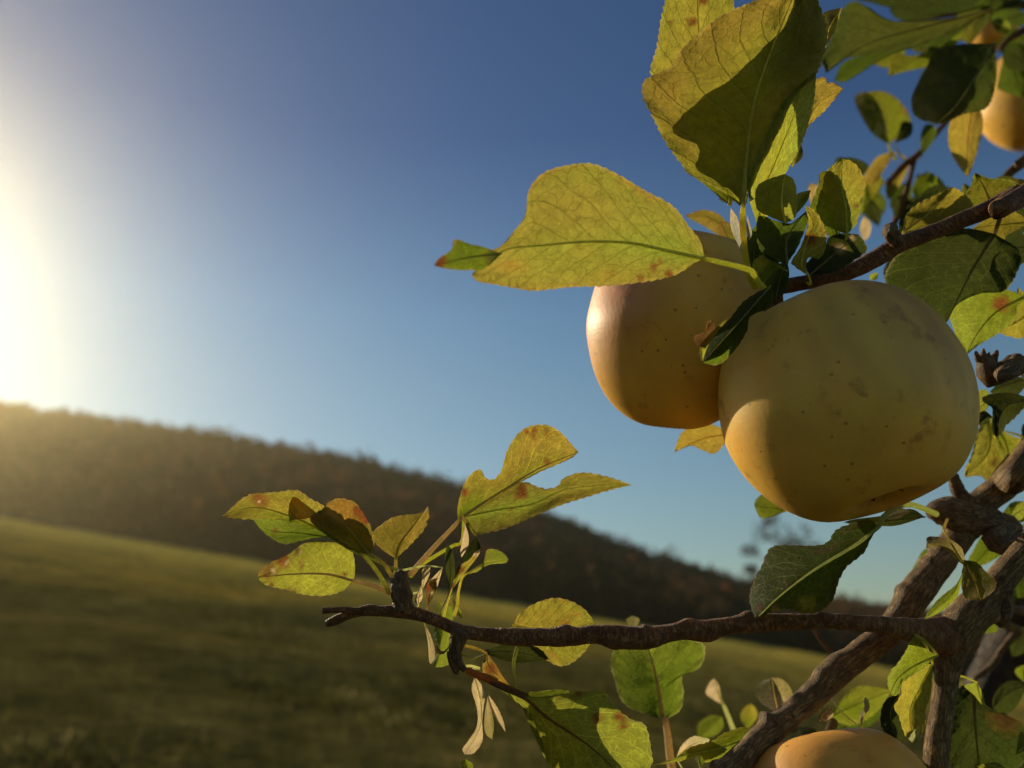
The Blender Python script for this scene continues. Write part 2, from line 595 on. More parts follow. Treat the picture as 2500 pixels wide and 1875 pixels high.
    if stalk:
        sr, pts, dend = stalk
        q = px(sr, pts)
        q = q[::-1]                                   # given from blade to twig; the sweep runs twig to blade
        ds = np.linspace(dend, d, len(q))
        pre = [at(a[0], a[1], z) for a, z in zip(q, ds)]
        pre = [Vector(p) for p in spline([tuple(p) for p in pre] + [tuple(rib[0])], 18)][:-1]
        rad = list(np.linspace(rib_r * 1.5, rib_r * 1.05, len(pre))) + rad
        rib = pre + rib
    else:                                            # join the nearest wood
        b = rib[0]
        W = np.array(BARK)
        dist = np.linalg.norm(W[:, :3] - np.array(b), axis=1)
        k = int(np.argmin(dist))
        if .002 < dist[k] < .017:
            ax = (rib[0] - rib[min(4, len(rib) - 1)]).normalized()
            end = Vector(W[k, :3])
            midp = (b + end) / 2 + ax * dist[k] * .10
            q = spline([tuple(end), tuple(midp), tuple(b)], 14)
            pre = [Vector(r) for r in q][:-1]
            rs = min(rib_r * 1.2, .0007)
            rad = list(np.linspace(rs * 1.1, rib_r * .85, len(pre))) + rad
            rib = pre + rib
            stalk = True
    if stalk or wm > 22:
        Vs, Fs, Us = tube_mesh(rib, rad, 8, 0.05, sd, 900)
        if fz and stalk:
            nf = 13 * 8
            sub = Fs[:nf]
            rest = Fs[nf:]
            fuzz(Vs, sub, fz, 0.0008)
            Fs = sub + rest
        me2 = bpy.data.meshes.new("leaf_stalk")
        me2.from_pydata(Vs, [], Fs)
        sc0 = np.array(PAL[scol]) if scol else (c0 * .85 + np.array((.46, .36, .16)) * .6)
        set_tint(me2, np.array([np.clip(sc0 * 1.3, 0, .9)] * len(Vs)))
        link("leaf_stalk", me2, M_STALK, o)
    return o


def branch(pts, d, mat, name='branch', sides=18, rough=0.10, freq=190, knobs=(), extra=(), parent=tree, step=None, label=None):
    """a limb from centre points (window, x, y, full width in window units[, depth])"""
    P, rr = [], []
    for q in pts:
        dd = q[4] if len(q) > 4 else d
        a = px(q[0], [(q[1], q[2])])[0]
        q = (q[0], q[1], q[2], q[3] * .9)
        P.append(tuple(at(a[0], a[1], dd)) + (q[3] * REG[q[0]][2] * dd / F / 2,))
    for q in extra:                                  # points past the frame, as real places: x, y, z, radius
        P.append(q)
    ln = sum((Vector(P[i][:3]) - Vector(P[i - 1][:3])).length for i in range(1, len(P)))
    n = int(min(420, max(20, ln / (step or 0.0011))))
    S = spline(P, n)
    if name in ('branch', 'twig', 'spur'):
        BARK.extend(tuple(r[:4]) for r in S[::4])
    V, Fc, U = tube_mesh([r[:3] for r in S], [max(1e-4, r[3]) for r in S], sides, rough, random.random() * 50, freq, True, knobs)
    me = bpy.data.meshes.new(name)
    me.from_pydata(V, [], Fc)
    set_uv(me, U)
    o = link(name, me, mat, parent)
    if label:
        o["label"] = label
    return o


# ---- the trunk and the limbs
zt = 1.55 - 1.5 - .163 * TRUNK_AT.x + .0527 * TRUNK_AT.y
tp = [(TRUNK_AT.x + .05, TRUNK_AT.y + .1, zt - .05, .085), (TRUNK_AT.x + .02, TRUNK_AT.y + .05, zt + .35, .062),
      (TRUNK_AT.x, TRUNK_AT.y, 1.15, .056), (TRUNK_AT.x + .03, TRUNK_AT.y, 1.6, .045), (TRUNK_AT.x + .01, TRUNK_AT.y + .06, 2.1, .028)]
branch([], 0, M_LIMB, 'trunk', 26, 0.10, 26, extra=tp, step=.01)
TX, TY = TRUNK_AT.x, TRUNK_AT.y

# main limb: out of the trunk, up past the lower right corner and away to the right
branch([('N', 1040, 1900, 250), ('N', 1050, 1600, 245), ('N', 1075, 1350, 235), ('N', 1115, 1080, 222), ('N', 1150, 820, 225),
        ('N', 1180, 620, 290), ('N', 1250, 420, 380), ('N', 1390, 250, 380), ('N', 1560, 60, 295), ('N', 1720, -140, 270),
        ('N', 1950, -400, 250)], .262, M_LIMB, rough=.06, sides=30,
       knobs=((.52, 1.2, .002, .02), (.7, 4.2, .0018, .02)))
branch([('N', 1040, 1880, 250, .262), ('N', 1090, 2300, 290, .275)], .262, M_LIMB, extra=[(.30, .38, 1.28, .02), (.55, .5, 1.20, .03), (TX, TY, 1.18, .036)], step=.003)
# the foreground branch with its clusters of leaves
branch([('K', 150, 545, 60), ('K', 215, 520, 84), ('K', 310, 480, 78), ('K', 430, 452, 80), ('K', 600, 448, 96), ('K', 760, 455, 118), ('K', 900, 485, 104),
        ('K', 1050, 545, 104), ('K', 1200, 605, 112), ('K', 1400, 632, 122), ('K', 1600, 650, 145), ('K', 1760, 650, 150),
        ('L', 60, 372, 150), ('L', 300, 385, 172), ('L', 470, 388, 180), ('L', 700, 392, 172), ('L', 900, 362, 178), ('L', 1100, 368, 195),
        ('L', 1250, 392, 225), ('L', 1420, 392, 215), ('L', 1620, 350, 170), ('L', 1900, 312, 162), ('L', 2150, 282, 172),
        ('M', 500, 262, 188), ('M', 760, 252, 165), ('M', 1000, 248, 155), ('M', 1300, 250, 155), ('M', 1700, 285, 175, .243), ('M', 1900, 320, 230, .249), ('M', 2080, 360, 310, .256), ('M', 2260, 385, 390, .262), ('M', 2420, 380, 330, .266)], .240, M_TWIG, rough=.065, sides=30, freq=240, step=.0007,
       knobs=((.555, 1.5, .0011, .012), (.46, 4.6, .0012, .014), (.40, 1.5, .0013, .012), (.575, 4.7, .0016, .018), (.50, 2, .0008, .006),
              (.63, 1.4, .0009, .008), (.72, 1.5, .0007, .008), (.055, 1, .0008, .01)), label="thin reddish brown branch running level across the picture")
branch([('K', 122, 447, 60), ('K', 250, 440, 50), ('K', 420, 446, 62)], .238, M_TWIG, name='twig_stub', rough=.14, freq=500, sides=14, step=.0005)
# diagonal grey limb behind it
b2 = branch([('M', 120, 1800, 270, 0.2500), ('M', 330, 1560, 265, 0.2535), ('M', 480, 1400, 240, 0.2571), ('M', 620, 1270, 255, 0.2606), ('M', 850, 1085, 245, 0.2642), ('M', 1080, 880, 262, 0.2677), ('M', 1300, 685, 262, 0.2712), ('M', 1530, 500, 268, 0.2748), ('M', 1750, 320, 278, 0.2783), ('O', 1430, 880, 250, 0.2818), ('O', 1560, 715, 232, 0.2854), ('O', 1690, 540, 225, 0.2889), ('O', 1780, 420, 225, 0.2925), ('O', 1850, 330, 240, 0.2960)],
            .265, M_LIMB, rough=.065, sides=34, freq=170, step=.0007,
            knobs=((.215, 1.5, .0022, .012), (.05, 1.5, .0016, .014), (.44, 1.5, .0012, .03), (.39, 1.6, .0010, .02), (.70, 1.6, .0012, .012), (.80, 1.5, .0009, .01)),
            label="grey brown branch slanting up to the right, its upper edge sunlit")
# knot where the limbs meet
branch([('O', 1520, 300, 100), ('O', 1580, 290, 190), ('O', 1680, 300, 250), ('O', 1800, 320, 230), ('O', 1950, 350, 205), ('O', 2100, 410, 190), ('O', 2350, 500, 210)],
       .290, M_SCAR, rough=.20, sides=24, freq=300, extra=[(.42, .40, 1.62, .015), (TX, TY, 1.5, .03)], step=.0016, knobs=((.02, 4.6, .002, .01), (.05, 1.5, .002, .01)))
branch([('O', 1700, 30, 80), ('O', 1730, 120, 105), ('O', 1770, 200, 140), ('O', 1830, 300, 200)], .292, M_SCAR, rough=.16, freq=380, sides=16)
branch([('O', 1800, 290, 220), ('O', 1920, 220, 215), ('O', 2060, 100, 235), ('O', 2212, -50, 265), ('O', 2400, -260, 280)], .294, M_LIMB,
       extra=[(.40, .36, 1.80, .018), (TX + .02, TY + .03, 1.72, .03)], step=.0014, rough=.10)
# upper branch above the big apple
branch([('G', 520, 330, 46), ('G', 620, 275, 60), ('G', 720, 215, 70), ('E', 820, 1335, 110), ('E', 1000, 1285, 150), ('E', 1200, 1245, 150), ('E', 1500, 1180, 160), ('E', 1780, 1050, 175),
        ('F', 800, 1120, 205), ('F', 1000, 1040, 190), ('F', 1300, 930, 190), ('F', 1600, 805, 200), ('F', 1900, 680, 225), ('F', 2150, 560, 262), ('F', 2400, 450, 265)],
       .258, M_TWIG, rough=.09, sides=22, extra=[(.40, .33, 1.84, .012), (TX + .02, TY, 1.70, .026)], step=.0012, knobs=((.36, 1.5, .0012, .01), (.45, 4.5, .0009, .012)),
       label="dark branch rising to the right above the large apple")
branch([('F', 860, 1090, 150), ('F', 790, 1000, 190), ('F', 775, 930, 170), ('F', 815, 885, 110)], .254, M_SCAR, 'spur', rough=.22, freq=450, sides=16, step=.0006)
# short spur with bud scales right of the big apple
branch([('H', 1620, 930, 160), ('H', 1680, 1010, 260), ('H', 1740, 1150, 380), ('H', 1790, 1230, 330), ('H', 1960, 1120, 290), ('H', 2150, 1000, 260), ('H', 2500, 900, 260)],
       .268, M_SCAR, 'spur', rough=.17, freq=330, extra=[(.40, .35, 1.76, .012), (TX + .01, TY, 1.62, .026)], step=.0012)
for (x, y, x2, y2, w) in ((1600, 1010, 1560, 870, 90), (1660, 960, 1665, 835, 80), (1800, 1000, 1850, 855, 110), (1730, 980, 1740, 880, 60)):
    branch([('H', x, y, w), ('H', (x + x2) / 2, (y + y2) / 2, w * .9), ('H', x2, y2, w * .35)], .267, M_TWIG, 'bud_scale', rough=.2, freq=500, sides=9, step=.0004)
# knob hanging under the limb, lower right
branch([('N', 1690, 60, 130), ('N', 1670, 200, 150), ('N', 1650, 310, 150), ('N', 1620, 385, 70)], .259, M_SCAR, 'spur', rough=.24, freq=420, sides=18, step=.0006)
# spurs of the foreground branch
branch([('K', 740, 430, 170), ('K', 730, 330, 175), ('K', 715, 250, 165), ('K', 722, 180, 120), ('K', 730, 135, 60)], .240, M_SCAR, 'spur', rough=.20, freq=480, sides=20, step=.0005)
branch([('K', 1190, 600, 190), ('K', 1160, 680, 130), ('K', 1145, 760, 110), ('K', 1165, 840, 80), ('K', 1215, 905, 52)], .238, M_SCAR, 'spur', rough=.17, freq=480, sides=18, step=.0005)
branch([('K', 1090, 760, 40), ('K', 1110, 840, 50), ('K', 1145, 905, 60), ('K', 1170, 918, 40)], .2365, M_TWIG, 'bud', rough=.2, freq=600, sides=10, step=.0004)
# thin sunlit twigs further off
branch([('F', 1960, 420, 90), ('F', 2080, 300, 110), ('F', 2250, 165, 120), ('F', 2500, -40, 130)], .37, M_LIMB, 'twig', extra=[(.52, .5, 1.98, .012), (TX + .02, TY + .02, 1.85, .024)], step=.002)
branch([('C', 1000, 235, 40), ('C', 1300, 165, 60), ('C', 1700, 105, 75), ('C', 2212, 45, 85), ('C', 2600, 20, 90)], .52, M_LIMB, 'twig', extra=[(.60, .60, 2.08, .012), (TX + .01, TY + .05, 2.0, .024)], step=.003)
branch([('C', 1990, 440, 40), ('C', 2080, 350, 60), ('C', 2260, 250, 70), ('C', 2600, 90, 70)], .45, M_TWIG, 'twig', extra=[(.56, .55, 2.06, .01), (TX, TY + .05, 1.95, .02)], step=.003)
branch([('N', 1390, 860, 46), ('N', 1470, 800, 66), ('N', 1570, 720, 66), ('N', 1640, 600, 66), ('N', 1790, 430, 90), ('N', 2000, 260, 110)], .40, M_LIMB, 'twig', extra=[(TX, TY, 1.52, .02)], step=.002)
branch([('N', 1330, 1500, 380), ('N', 1480, 1050, 430), ('N', 1640, 700, 440), ('N', 1830, 330, 420), ('N', 2100, -100, 400)], .50, M_LIMB_SHADE, extra=[(TX, TY, 1.66, .03)], step=.003)
branch([('C', 980, 1659, 60), ('C', 1120, 1500, 66), ('C', 1270, 1380, 62), ('C', 1420, 1200, 56), ('C', 1560, 1040, 50), ('C', 1800, 760, 44)], .46, M_TWIG, 'twig', step=.002)
branch([('F', 760, 1000, 60), ('F', 850, 760, 90), ('F', 930, 560, 80), ('F', 980, 380, 60), ('F', 1020, 200, 60)], .46, M_TWIG, 'twig', step=.002)
branch([('M', 1010, 240, 34), ('M', 1130, 430, 40), ('M', 1230, 560, 50), ('M', 1320, 760, 60)], .36, M_TWIG, 'twig', step=.002)

# ------------------------------------------------------------------ leaves, cluster above the apples
leaf('B', [(1155, 1870), (1180, 1500), (1240, 1000), (1370, 560), (1650, -130)],
     [(1123, 1890), (973, 1730), (823, 1640), (673, 1545), (500, 1330), (430, 1210), (330, 1010), (265, 880), (265, 750), (330, 690), (520, 600), (600, 470), (800, 270), (1020, 120), (1270, 10), (1450, -60), (1650, -130)],
     [(1160, 1870), (1193, 1810), (1200, 1640), (1260, 1500), (1400, 1220), (1560, 920), (1810, 660), (1900, 400), (1905, 250), (1850, 80), (1780, -60), (1650, -130)],
     .234, .226, (.004, .006), .002, ('yg', 'gold'), ('E', [(603, 640), (606, 800), (622, 1000), (660, 1180), (720, 1290)], .244), teeth=1.5, edge='gold',
     label="largest leaf, upright, half in shadow with a sunlit scalloped left margin")
leaf('B', [(1035, 1850), (1250, 900), (1700, -300)],
     [(1030, 1850), (780, 1636), (640, 1537), (620, 1407), (580, 1327), (430, 1227), (425, 1077), (600, 877), (780, 747), (1100, 477), (1300, 257), (1460, -23), (1550, -173), (1700, -300)],
     [(1040, 1850), (1100, 1700), (1250, 1300), (1480, 850), (1740, 600), (1800, 250), (1760, -100), (1700, -300)],
     .2378, .2298, (.004, .006), .002, ('mid', 'olive'), teeth=.6, wave=.3)  # mostly hidden leaf added behind the largest one to cast its shadow
leaf('B', [(1005, 1500), (830, 800), (760, 300), (745, 0), (750, -380)],
     [(1000, 1500), (600, 1100), (400, 850), (340, 680), (335, 600), (385, 440), (410, 280), (440, 110), (470, 0), (560, -200), (750, -380)],
     [(1010, 1500), (1100, 1000), (1150, 600), (1080, 200), (1060, 0), (980, -200), (750, -380)],
     .267, .259, c=('yellow', 'yg'), spots=[(790, 10, 42, 'red'), (705, 195, 40, 'red'), (500, 200, 20, 'brown'), (660, 225, 18, 'brown')], teeth=1.5, edge='gold',
     label="yellow leaf with three red spots at the top edge behind the largest leaf")
leaf('B', [(1288, 2030), (1353, 1690), (1443, 1470), (1600, 1080), (1700, 800), (1815, 640)],
     [(1288, 2030), (1220, 1800), (1200, 1640), (1260, 1480), (1340, 1280), (1480, 970), (1600, 830), (1815, 640)],
     [(1290, 2030), (1400, 1900), (1533, 1570), (1610, 1430), (1690, 1270), (1760, 1050), (1800, 850), (1815, 640)],
     .238, .234, (-.004, .010), 0, ('yg', 'lime'), vein='pale', label="narrow bright leaf with pale veins folded along its midrib", teeth=.7)
leaf('B', [(1832, 600), (1900, 415), (1935, 250), (2045, 70)],
     [(1830, 600), (1890, 420), (1880, 250), (1878, 130), (1945, 95), (2045, 70)],
     [(1835, 600), (1912, 410), (1990, 250), (2045, 70)], .246, .246, c=('yellow', 'yellow'), spots=[(1960, 170, 36, 'brown'), (1950, 215, 20, 'brown')], teeth=1)
leaf('B', [(1602, 1500), (1800, 980), (2060, 800)],
     [(1600, 1500), (1720, 1000), (1800, 740), (1900, 705), (1920, 745), (1985, 755), (2060, 800)],
     [(1605, 1500), (1740, 1150), (1880, 1000), (1970, 900), (2060, 800)], .256, .256, c=('yellow', 'gold'), edge='brown', teeth=1.2)
leaf('B', [(1480, 1440), (1600, 1390), (1700, 1370)], [(1480, 1440), (1580, 1300), (1670, 1290), (1700, 1370)],
     [(1480, 1440), (1560, 1480), (1640, 1470), (1690, 1420), (1700, 1370)], .27, c=('deep', 'deep'), teeth=0)

# upper right, out of focus
leaf('C', [(1950, 80), (1300, 250), (800, 400), (430, 660)],
     [(1950, 80), (1500, 170), (1050, 190), (800, 60), (680, 15), (570, 100), (470, 360), (390, 530), (430, 660)],
     [(1950, 80), (1600, 260), (1300, 380), (900, 480), (600, 530), (430, 660)], .40, .38, c=('moss', 'dark'), rim=0,
     label="broad green leaf, out of focus, along the top right")
leaf('C', [(1750, 200), (1300, 390), (850, 560), (500, 735)], [(1750, 200), (1350, 330), (900, 470), (600, 555), (500, 735)],
     [(1750, 200), (1400, 450), (1300, 420), (1000, 500), (700, 680), (600, 735), (500, 735)], .42, c=('dark', 'green'), rim=0)
leaf('C', [(1700, 250), (1350, 470), (990, 690)], [(1700, 250), (1400, 430), (1210, 500), (1020, 480), (990, 690)],
     [(1700, 250), (1500, 520), (1330, 600), (1150, 640), (990, 690)], .43, c=('mid', 'olive'), rim=0)
leaf('C', [(1160, 430), (1000, 510), (840, 570)], [(1160, 430), (1030, 440), (900, 500), (840, 570)], [(1160, 430), (1080, 570), (950, 605), (840, 570)], .45, c=('mid', 'olive'), rim=0)
leaf('C', [(1850, -60), (1300, -10), (700, 0)], [(1850, -60), (1300, -150), (900, -90), (700, 0)], [(1850, -40), (1700, 90), (1300, 110), (1000, 65), (850, 25), (700, 0)], .43, c=('dark', 'deep'), rim=0)
leaf('C', [(2150, -80), (1900, 20), (1650, 100)], [(2150, -80), (1900, -80), (1500, -40), (1480, 60), (1650, 100)], [(2150, -80), (2000, 60), (1850, 110), (1650, 100)], .47, c=('dark', 'green'), rim=0)
leaf('C', [(2240, 120), (2050, 170), (1880, 190)], [(2240, 120), (2100, 80), (1950, 110), (1880, 190)], [(2240, 130), (2200, 230), (2030, 210), (1880, 190)], .48, c=('dark', 'green'), rim=0)
leaf('C', [(1950, 390), (1800, 650), (1600, 950), (1420, 1120)],
     [(1950, 380), (1650, 400), (1420, 450), (1340, 600), (1260, 750), (1200, 900), (1240, 1050), (1420, 1120)],
     [(1950, 400), (1960, 700), (1880, 960), (1650, 1030), (1530, 1090), (1420, 1120)], .365, .355, (.022, -.004), 0, ('dark', 'moss'), rim=0,
     label="green leaf hanging beside the top right apple, its left margin curled")
leaf('C', [(1780, 860), (1710, 1200), (1690, 1585)], [(1700, 850), (1580, 1050), (1532, 1200), (1560, 1380), (1690, 1585)],
     [(1850, 900), (1840, 1100), (1790, 1350), (1720, 1560), (1690, 1585)], .372, .365, c=('gold', 'yellow'), edge='orange', rim=.3, label="yellow leaf hanging point down against the blue sky")
leaf('C', [(990, 1300), (930, 1000), (760, 830)], [(990, 1300), (850, 1200), (730, 1010), (690, 880), (740, 830), (760, 830)],
     [(990, 1300), (1120, 1200), (1190, 1090), (1100, 920), (950, 825), (760, 830)], .46, c=('mid', 'olive'), e=(.012, .004), edge='rust', rim=0,
     stalk=('C', [(1000, 1340), (1060, 1440)], .46))
leaf('C', [(1050, 1290), (1130, 1180), (1200, 1100)], [(1050, 1290), (1080, 1200), (1120, 1100), (1200, 1100)], [(1050, 1290), (1180, 1230), (1210, 1150), (1200, 1100)], .455, c=('dark', 'dark'), rim=0)
leaf('C', [(1290, 1400), (1330, 1240), (1400, 1120)], [(1290, 1400), (1280, 1250), (1320, 1130), (1400, 1120)], [(1290, 1400), (1360, 1320), (1420, 1200), (1400, 1120)], .45, c=('dark', 'green'), rim=0)
leaf('C', [(1030, 1370), (900, 1490), (770, 1659)], [(1030, 1370), (900, 1410), (800, 1540), (740, 1640), (770, 1659)], [(1030, 1370), (1000, 1450), (930, 1560), (860, 1659), (770, 1659)], .46, c=('gold', 'yellow'), rim=0)
leaf('C', [(2170, 380), (2120, 600), (2210, 880)], [(2150, 380), (2050, 500), (1980, 750), (2000, 810), (2210, 880)], [(2180, 380), (2260, 500), (2280, 700), (2210, 880)], .45, c=('dark', 'green'), rim=0)
leaf('C', [(1920, 190), (2010, 230), (2100, 280)], [(1920, 190), (1990, 165), (2070, 200), (2100, 280)], [(1920, 190), (1960, 270), (2030, 300), (2100, 280)], .46, c=('mid', 'lime'), rim=0)
leaf('C', [(1950, 420), (2090, 420), (2230, 330)], [(1950, 420), (2050, 300), (2150, 260), (2230, 330)], [(1950, 430), (2080, 520), (2200, 450), (2230, 330)], .50, c=('dark', 'green'), rim=0)
leaf('F', [(480, 380), (560, 500), (600, 610)], [(480, 380), (470, 480), (530, 600), (600, 610)], [(480, 370), (640, 340), (690, 430), (600, 610)], .47, c=('yellow', 'mid'), rim=0)
leaf('F', [(1000, 180), (860, 380), (740, 610)], [(1000, 180), (800, 330), (720, 480), (740, 610)], [(1000, 190), (900, 400), (800, 560), (740, 610)], .47, c=('gold', 'mid'), rim=0)
leaf('F', [(1150, 640), (1180, 460), (1170, 300)], [(1150, 640), (1020, 540), (1050, 390), (1170, 300)], [(1150, 640), (1350, 500), (1300, 380), (1170, 300)], .44, c=('green', 'mid'), rim=0)
leaf('F', [(1080, 680), (1250, 560), (1430, 480)], [(1080, 680), (1120, 540), (1270, 450), (1430, 480)], [(1080, 690), (1250, 680), (1380, 560), (1430, 480)], .40, c=('deep', 'deep'), rim=0)
leaf('F', [(700, 760), (600, 640), (520, 430)], [(700, 760), (560, 640), (500, 520), (520, 430)], [(700, 770), (720, 620), (600, 480), (520, 430)], .48, c=('dark', 'mid'), rim=0)
leaf('F', [(450, 800), (480, 600), (500, 420)], [(450, 800), (430, 700), (460, 520), (500, 420)], [(450, 800), (540, 650), (530, 500), (500, 420)], .45, c=('lime', 'mid'), rim=0)
leaf('F', [(880, 560), (900, 700), (860, 830)], [(880, 560), (800, 620), (800, 760), (860, 830)], [(880, 560), (1000, 640), (980, 780), (860, 830)], .46, c=('deep', 'deep'), rim=0)
leaf('F', [(480, 1060), (500, 920), (490, 790)], [(480, 1060), (440, 960), (450, 850), (490, 790)], [(480, 1060), (540, 1000), (560, 870), (490, 790)], .40, c=('tan', 'cream'), name='dry_leaf', vein='dry', rim=0, teeth=0)
leaf('E', [(1250, 640), (1240, 480), (1200, 355)], [(1250, 640), (1210, 520), (1190, 420), (1200, 355)], [(1255, 640), (1300, 500), (1320, 400), (1200, 355)], .36, c=('tan', 'gold'), vein='dry', name='dry_leaf', rim=0, teeth=0)
leaf('F', [(230, 480), (330, 220), (210, 150)], [(230, 480), (180, 300), (180, 180), (210, 150)], [(230, 480), (480, 330), (520, 230), (380, 160), (210, 150)], .40, c=('deep', 'dark'), rim=0)

# around the spur between the two apples
leaf('E', [(990, 720), (950, 520), (980, 275)], [(990, 720), (850, 660), (740, 600), (715, 480), (740, 380), (830, 325), (980, 275)],
     [(990, 720), (1075, 660), (1085, 520), (1080, 400), (1050, 320), (980, 275)], .226, .232, (.006, .008), -.004, ('yg', 'lime'), teeth=.6,
     label="rounded lime leaf curling forward in the middle of the upper cluster")
leaf('E', [(1000, 1080), (1000, 850), (1175, 610)], [(1000, 1080), (830, 1040), (735, 880), (748, 660), (880, 690), (1000, 740), (1175, 610)],
     [(1000, 1080), (1085, 950), (1150, 800), (1185, 700), (1175, 610)], .229, .234, c=('dark', 'green'), rim=.2, teeth=.5)  # underside of the lime leaf, its shade coloured in as dark green
leaf('E', [(1080, 640), (1120, 530), (1215, 420)], [(1080, 640), (1085, 520), (1090, 460), (1150, 435), (1215, 420)], [(1080, 640), (1150, 560), (1190, 500), (1215, 420)], .234, c=('mid', 'yg'), e=(.006, -.002))
leaf('E', [(1200, 1200), (1130, 1080), (1190, 850), (1235, 720), (1165, 560)], [(1200, 1200), (1080, 1110), (1045, 1060), (1120, 940), (1180, 780), (1190, 680), (1165, 560)],
     [(1200, 1200), (1170, 1110), (1185, 1040), (1240, 1020), (1280, 1040), (1335, 960), (1350, 830), (1310, 700), (1250, 610), (1165, 560)], .243, c=('yg', 'yellow'),
     spots=[(1215, 860, 70, 'red')], edge='gold', vein='pale', label="yellow green leaf with one red blotch above the large apple")
leaf('E', [(1540, 820), (1530, 600), (1490, 350), (1500, 140)], [(1530, 820), (1300, 700), (1260, 550), (1290, 450), (1330, 370), (1340, 300), (1400, 210), (1500, 140)],
     [(1545, 820), (1620, 720), (1660, 560), (1700, 400), (1690, 330), (1640, 220), (1570, 160), (1500, 140)], .25, c=('lime', 'yellow'), edge='gold', spots=[(1625, 560, 22, 'brown')],
     label="upright yellow leaf with a dark shadow over its left half")
leaf('E', [(1470, 900), (1400, 600), (1360, 250)], [(1470, 900), (1230, 700), (1215, 560), (1280, 400), (1300, 270), (1360, 250)],
     [(1475, 900), (1480, 600), (1440, 400), (1400, 280), (1360, 250)], .2535, c=('green', 'olive'), wave=.5)  # added, mostly hidden blade that shades the upright leaf's left half
leaf('E', [(1200, 1190), (1420, 1000), (1640, 820)], [(1200, 1190), (1180, 1080), (1330, 950), (1400, 830), (1560, 815), (1640, 820)],
     [(1200, 1190), (1450, 1150), (1600, 1050), (1715, 970), (1690, 880), (1640, 820)], .247, c=('deep', 'dark'), spots=[(1580, 850, 30, 'cream'), (1480, 950, 50, 'tan')], edge='brown',
     label="tattered dark olive leaf with pale dry patches above the branch")
leaf('E', [(590, 980), (530, 800), (495, 580)], [(590, 980), (500, 770), (490, 640), (495, 580)], [(590, 980), (590, 880), (560, 690), (495, 580)], .236, c=('silver', 'cream'), name='dry_leaf', vein='dry', teeth=.5, rim=1)
leaf('E', [(660, 880), (650, 780), (640, 640)], [(660, 880), (635, 780), (640, 640)], [(660, 880), (685, 800), (640, 640)], .235, c=('silver', 'tan'), name='dry_leaf', vein='dry', teeth=0)
leaf('E', [(480, 540), (430, 500), (385, 505)], [(480, 540), (430, 460), (405, 450), (385, 505)], [(480, 545), (430, 530), (385, 505)], .24, c=('mid', 'cream'), teeth=0)
leaf('E', [(500, 800), (300, 670), (80, 650)], [(500, 800), (400, 650), (250, 600), (130, 630), (80, 650)], [(500, 810), (420, 840), (250, 740), (150, 690), (80, 650)], .34, c=('olive', 'gold'), edge='brown', rim=0)
leaf('E', [(590, 990), (480, 860), (400, 700)], [(590, 990), (420, 860), (380, 760), (400, 700)], [(590, 990), (570, 860), (480, 720), (400, 700)], .275, c=('olive', 'brown'), rim=0)
leaf('G', [(640, 130), (450, 350), (270, 550), (180, 650)], [(545, 110), (470, 230), (370, 350), (280, 430), (200, 500), (160, 580), (180, 650)],
     [(720, 220), (640, 260), (500, 340), (480, 430), (400, 560), (290, 660), (180, 650)], .229, .223, (.012, .004), 0, ('dark', 'green'), edge='brown', teeth=.6, vein='pale',
     label="dark leaf hanging between the two hanging apples with a torn reddish brown tip")
leaf('G', [(160, 560), (200, 450), (250, 370)], [(160, 560), (125, 480), (195, 440), (215, 375), (250, 370)], [(160, 560), (215, 500), (260, 420), (250, 370)], .222, c=('umber', 'brown'), name='dry_leaf', vein='dry', teeth=1)
leaf('G', [(180, 645), (200, 540), (360, 350)], [(180, 645), (160, 560), (190, 500), (300, 390), (360, 350)], [(180, 645), (215, 540), (290, 430), (360, 350)], .2215, c=('yg', 'gold'), vein='pale', teeth=.5)  # bright strip painting the lit left edge of the dark leaf
leaf('E', [(1000, 1150), (850, 1090), (730, 1210)], [(1000, 1150), (850, 1005), (750, 1020), (690, 1090), (730, 1210)], [(1000, 1155), (900, 1140), (800, 1245), (730, 1210)], .23, c=('green', 'yg'), teeth=.4)
leaf('E', [(900, 1400), (930, 1250), (1000, 1050)], [(900, 1400), (800, 1330), (840, 1150), (1000, 1050)], [(905, 1400), (990, 1330), (1020, 1180), (1000, 1050)], .238, c=('dark', 'green'), teeth=.3)
leaf('E', [(760, 1230), (700, 1000), (760, 700)], [(760, 1230), (640, 1050), (640, 850), (760, 700)], [(760, 1230), (850, 1050), (900, 850), (760, 700)], .248, c=('dark', 'green'), teeth=.4)

# right of the cluster, behind the upper branch
leaf('F', [(900, 960), (1200, 740), (1450, 470)], [(900, 960), (950, 770), (1100, 640), (1350, 520), (1450, 470)],
     [(900, 960), (1200, 890), (1440, 800), (1650, 690), (1590, 570), (1450, 470)], .272, c=('olive', 'yellow'), e=(.006, .002), label="olive leaf with a lit yellow corner behind the upper branch")
leaf('F', [(850, 1000), (1080, 760), (1300, 500)], [(850, 1000), (900, 760), (1060, 600), (1300, 500)], [(850, 1000), (1150, 930), (1330, 800), (1350, 620), (1300, 500)], .278, c=('deep', 'dark'), wave=.5)  # extra leaf put in behind to darken the olive leaf's left part
leaf('F', [(1850, 640), (1780, 480), (1690, 320)], [(1750, 700), (1640, 690), (1590, 560), (1650, 430), (1670, 340), (1690, 320)], [(1900, 620), (2100, 480), (2080, 400), (1880, 380), (1810, 370), (1690, 320)], .28, c=('olive', 'mid'), edge='gold')
leaf('F', [(2300, 560), (2180, 450), (2080, 425)], [(2300, 560), (2250, 420), (2150, 385), (2080, 425)], [(2300, 570), (2180, 520), (2080, 425)], .285, c=('yellow', 'gold'))
leaf('F', [(2300, 850), (1950, 880), (1650, 920)], [(2300, 700), (2000, 700), (1800, 820), (1650, 920)], [(2300, 930), (2040, 980), (1980, 1065), (1850, 985), (1650, 920)], .274, c=('olive', 'yellow'), edge='gold')
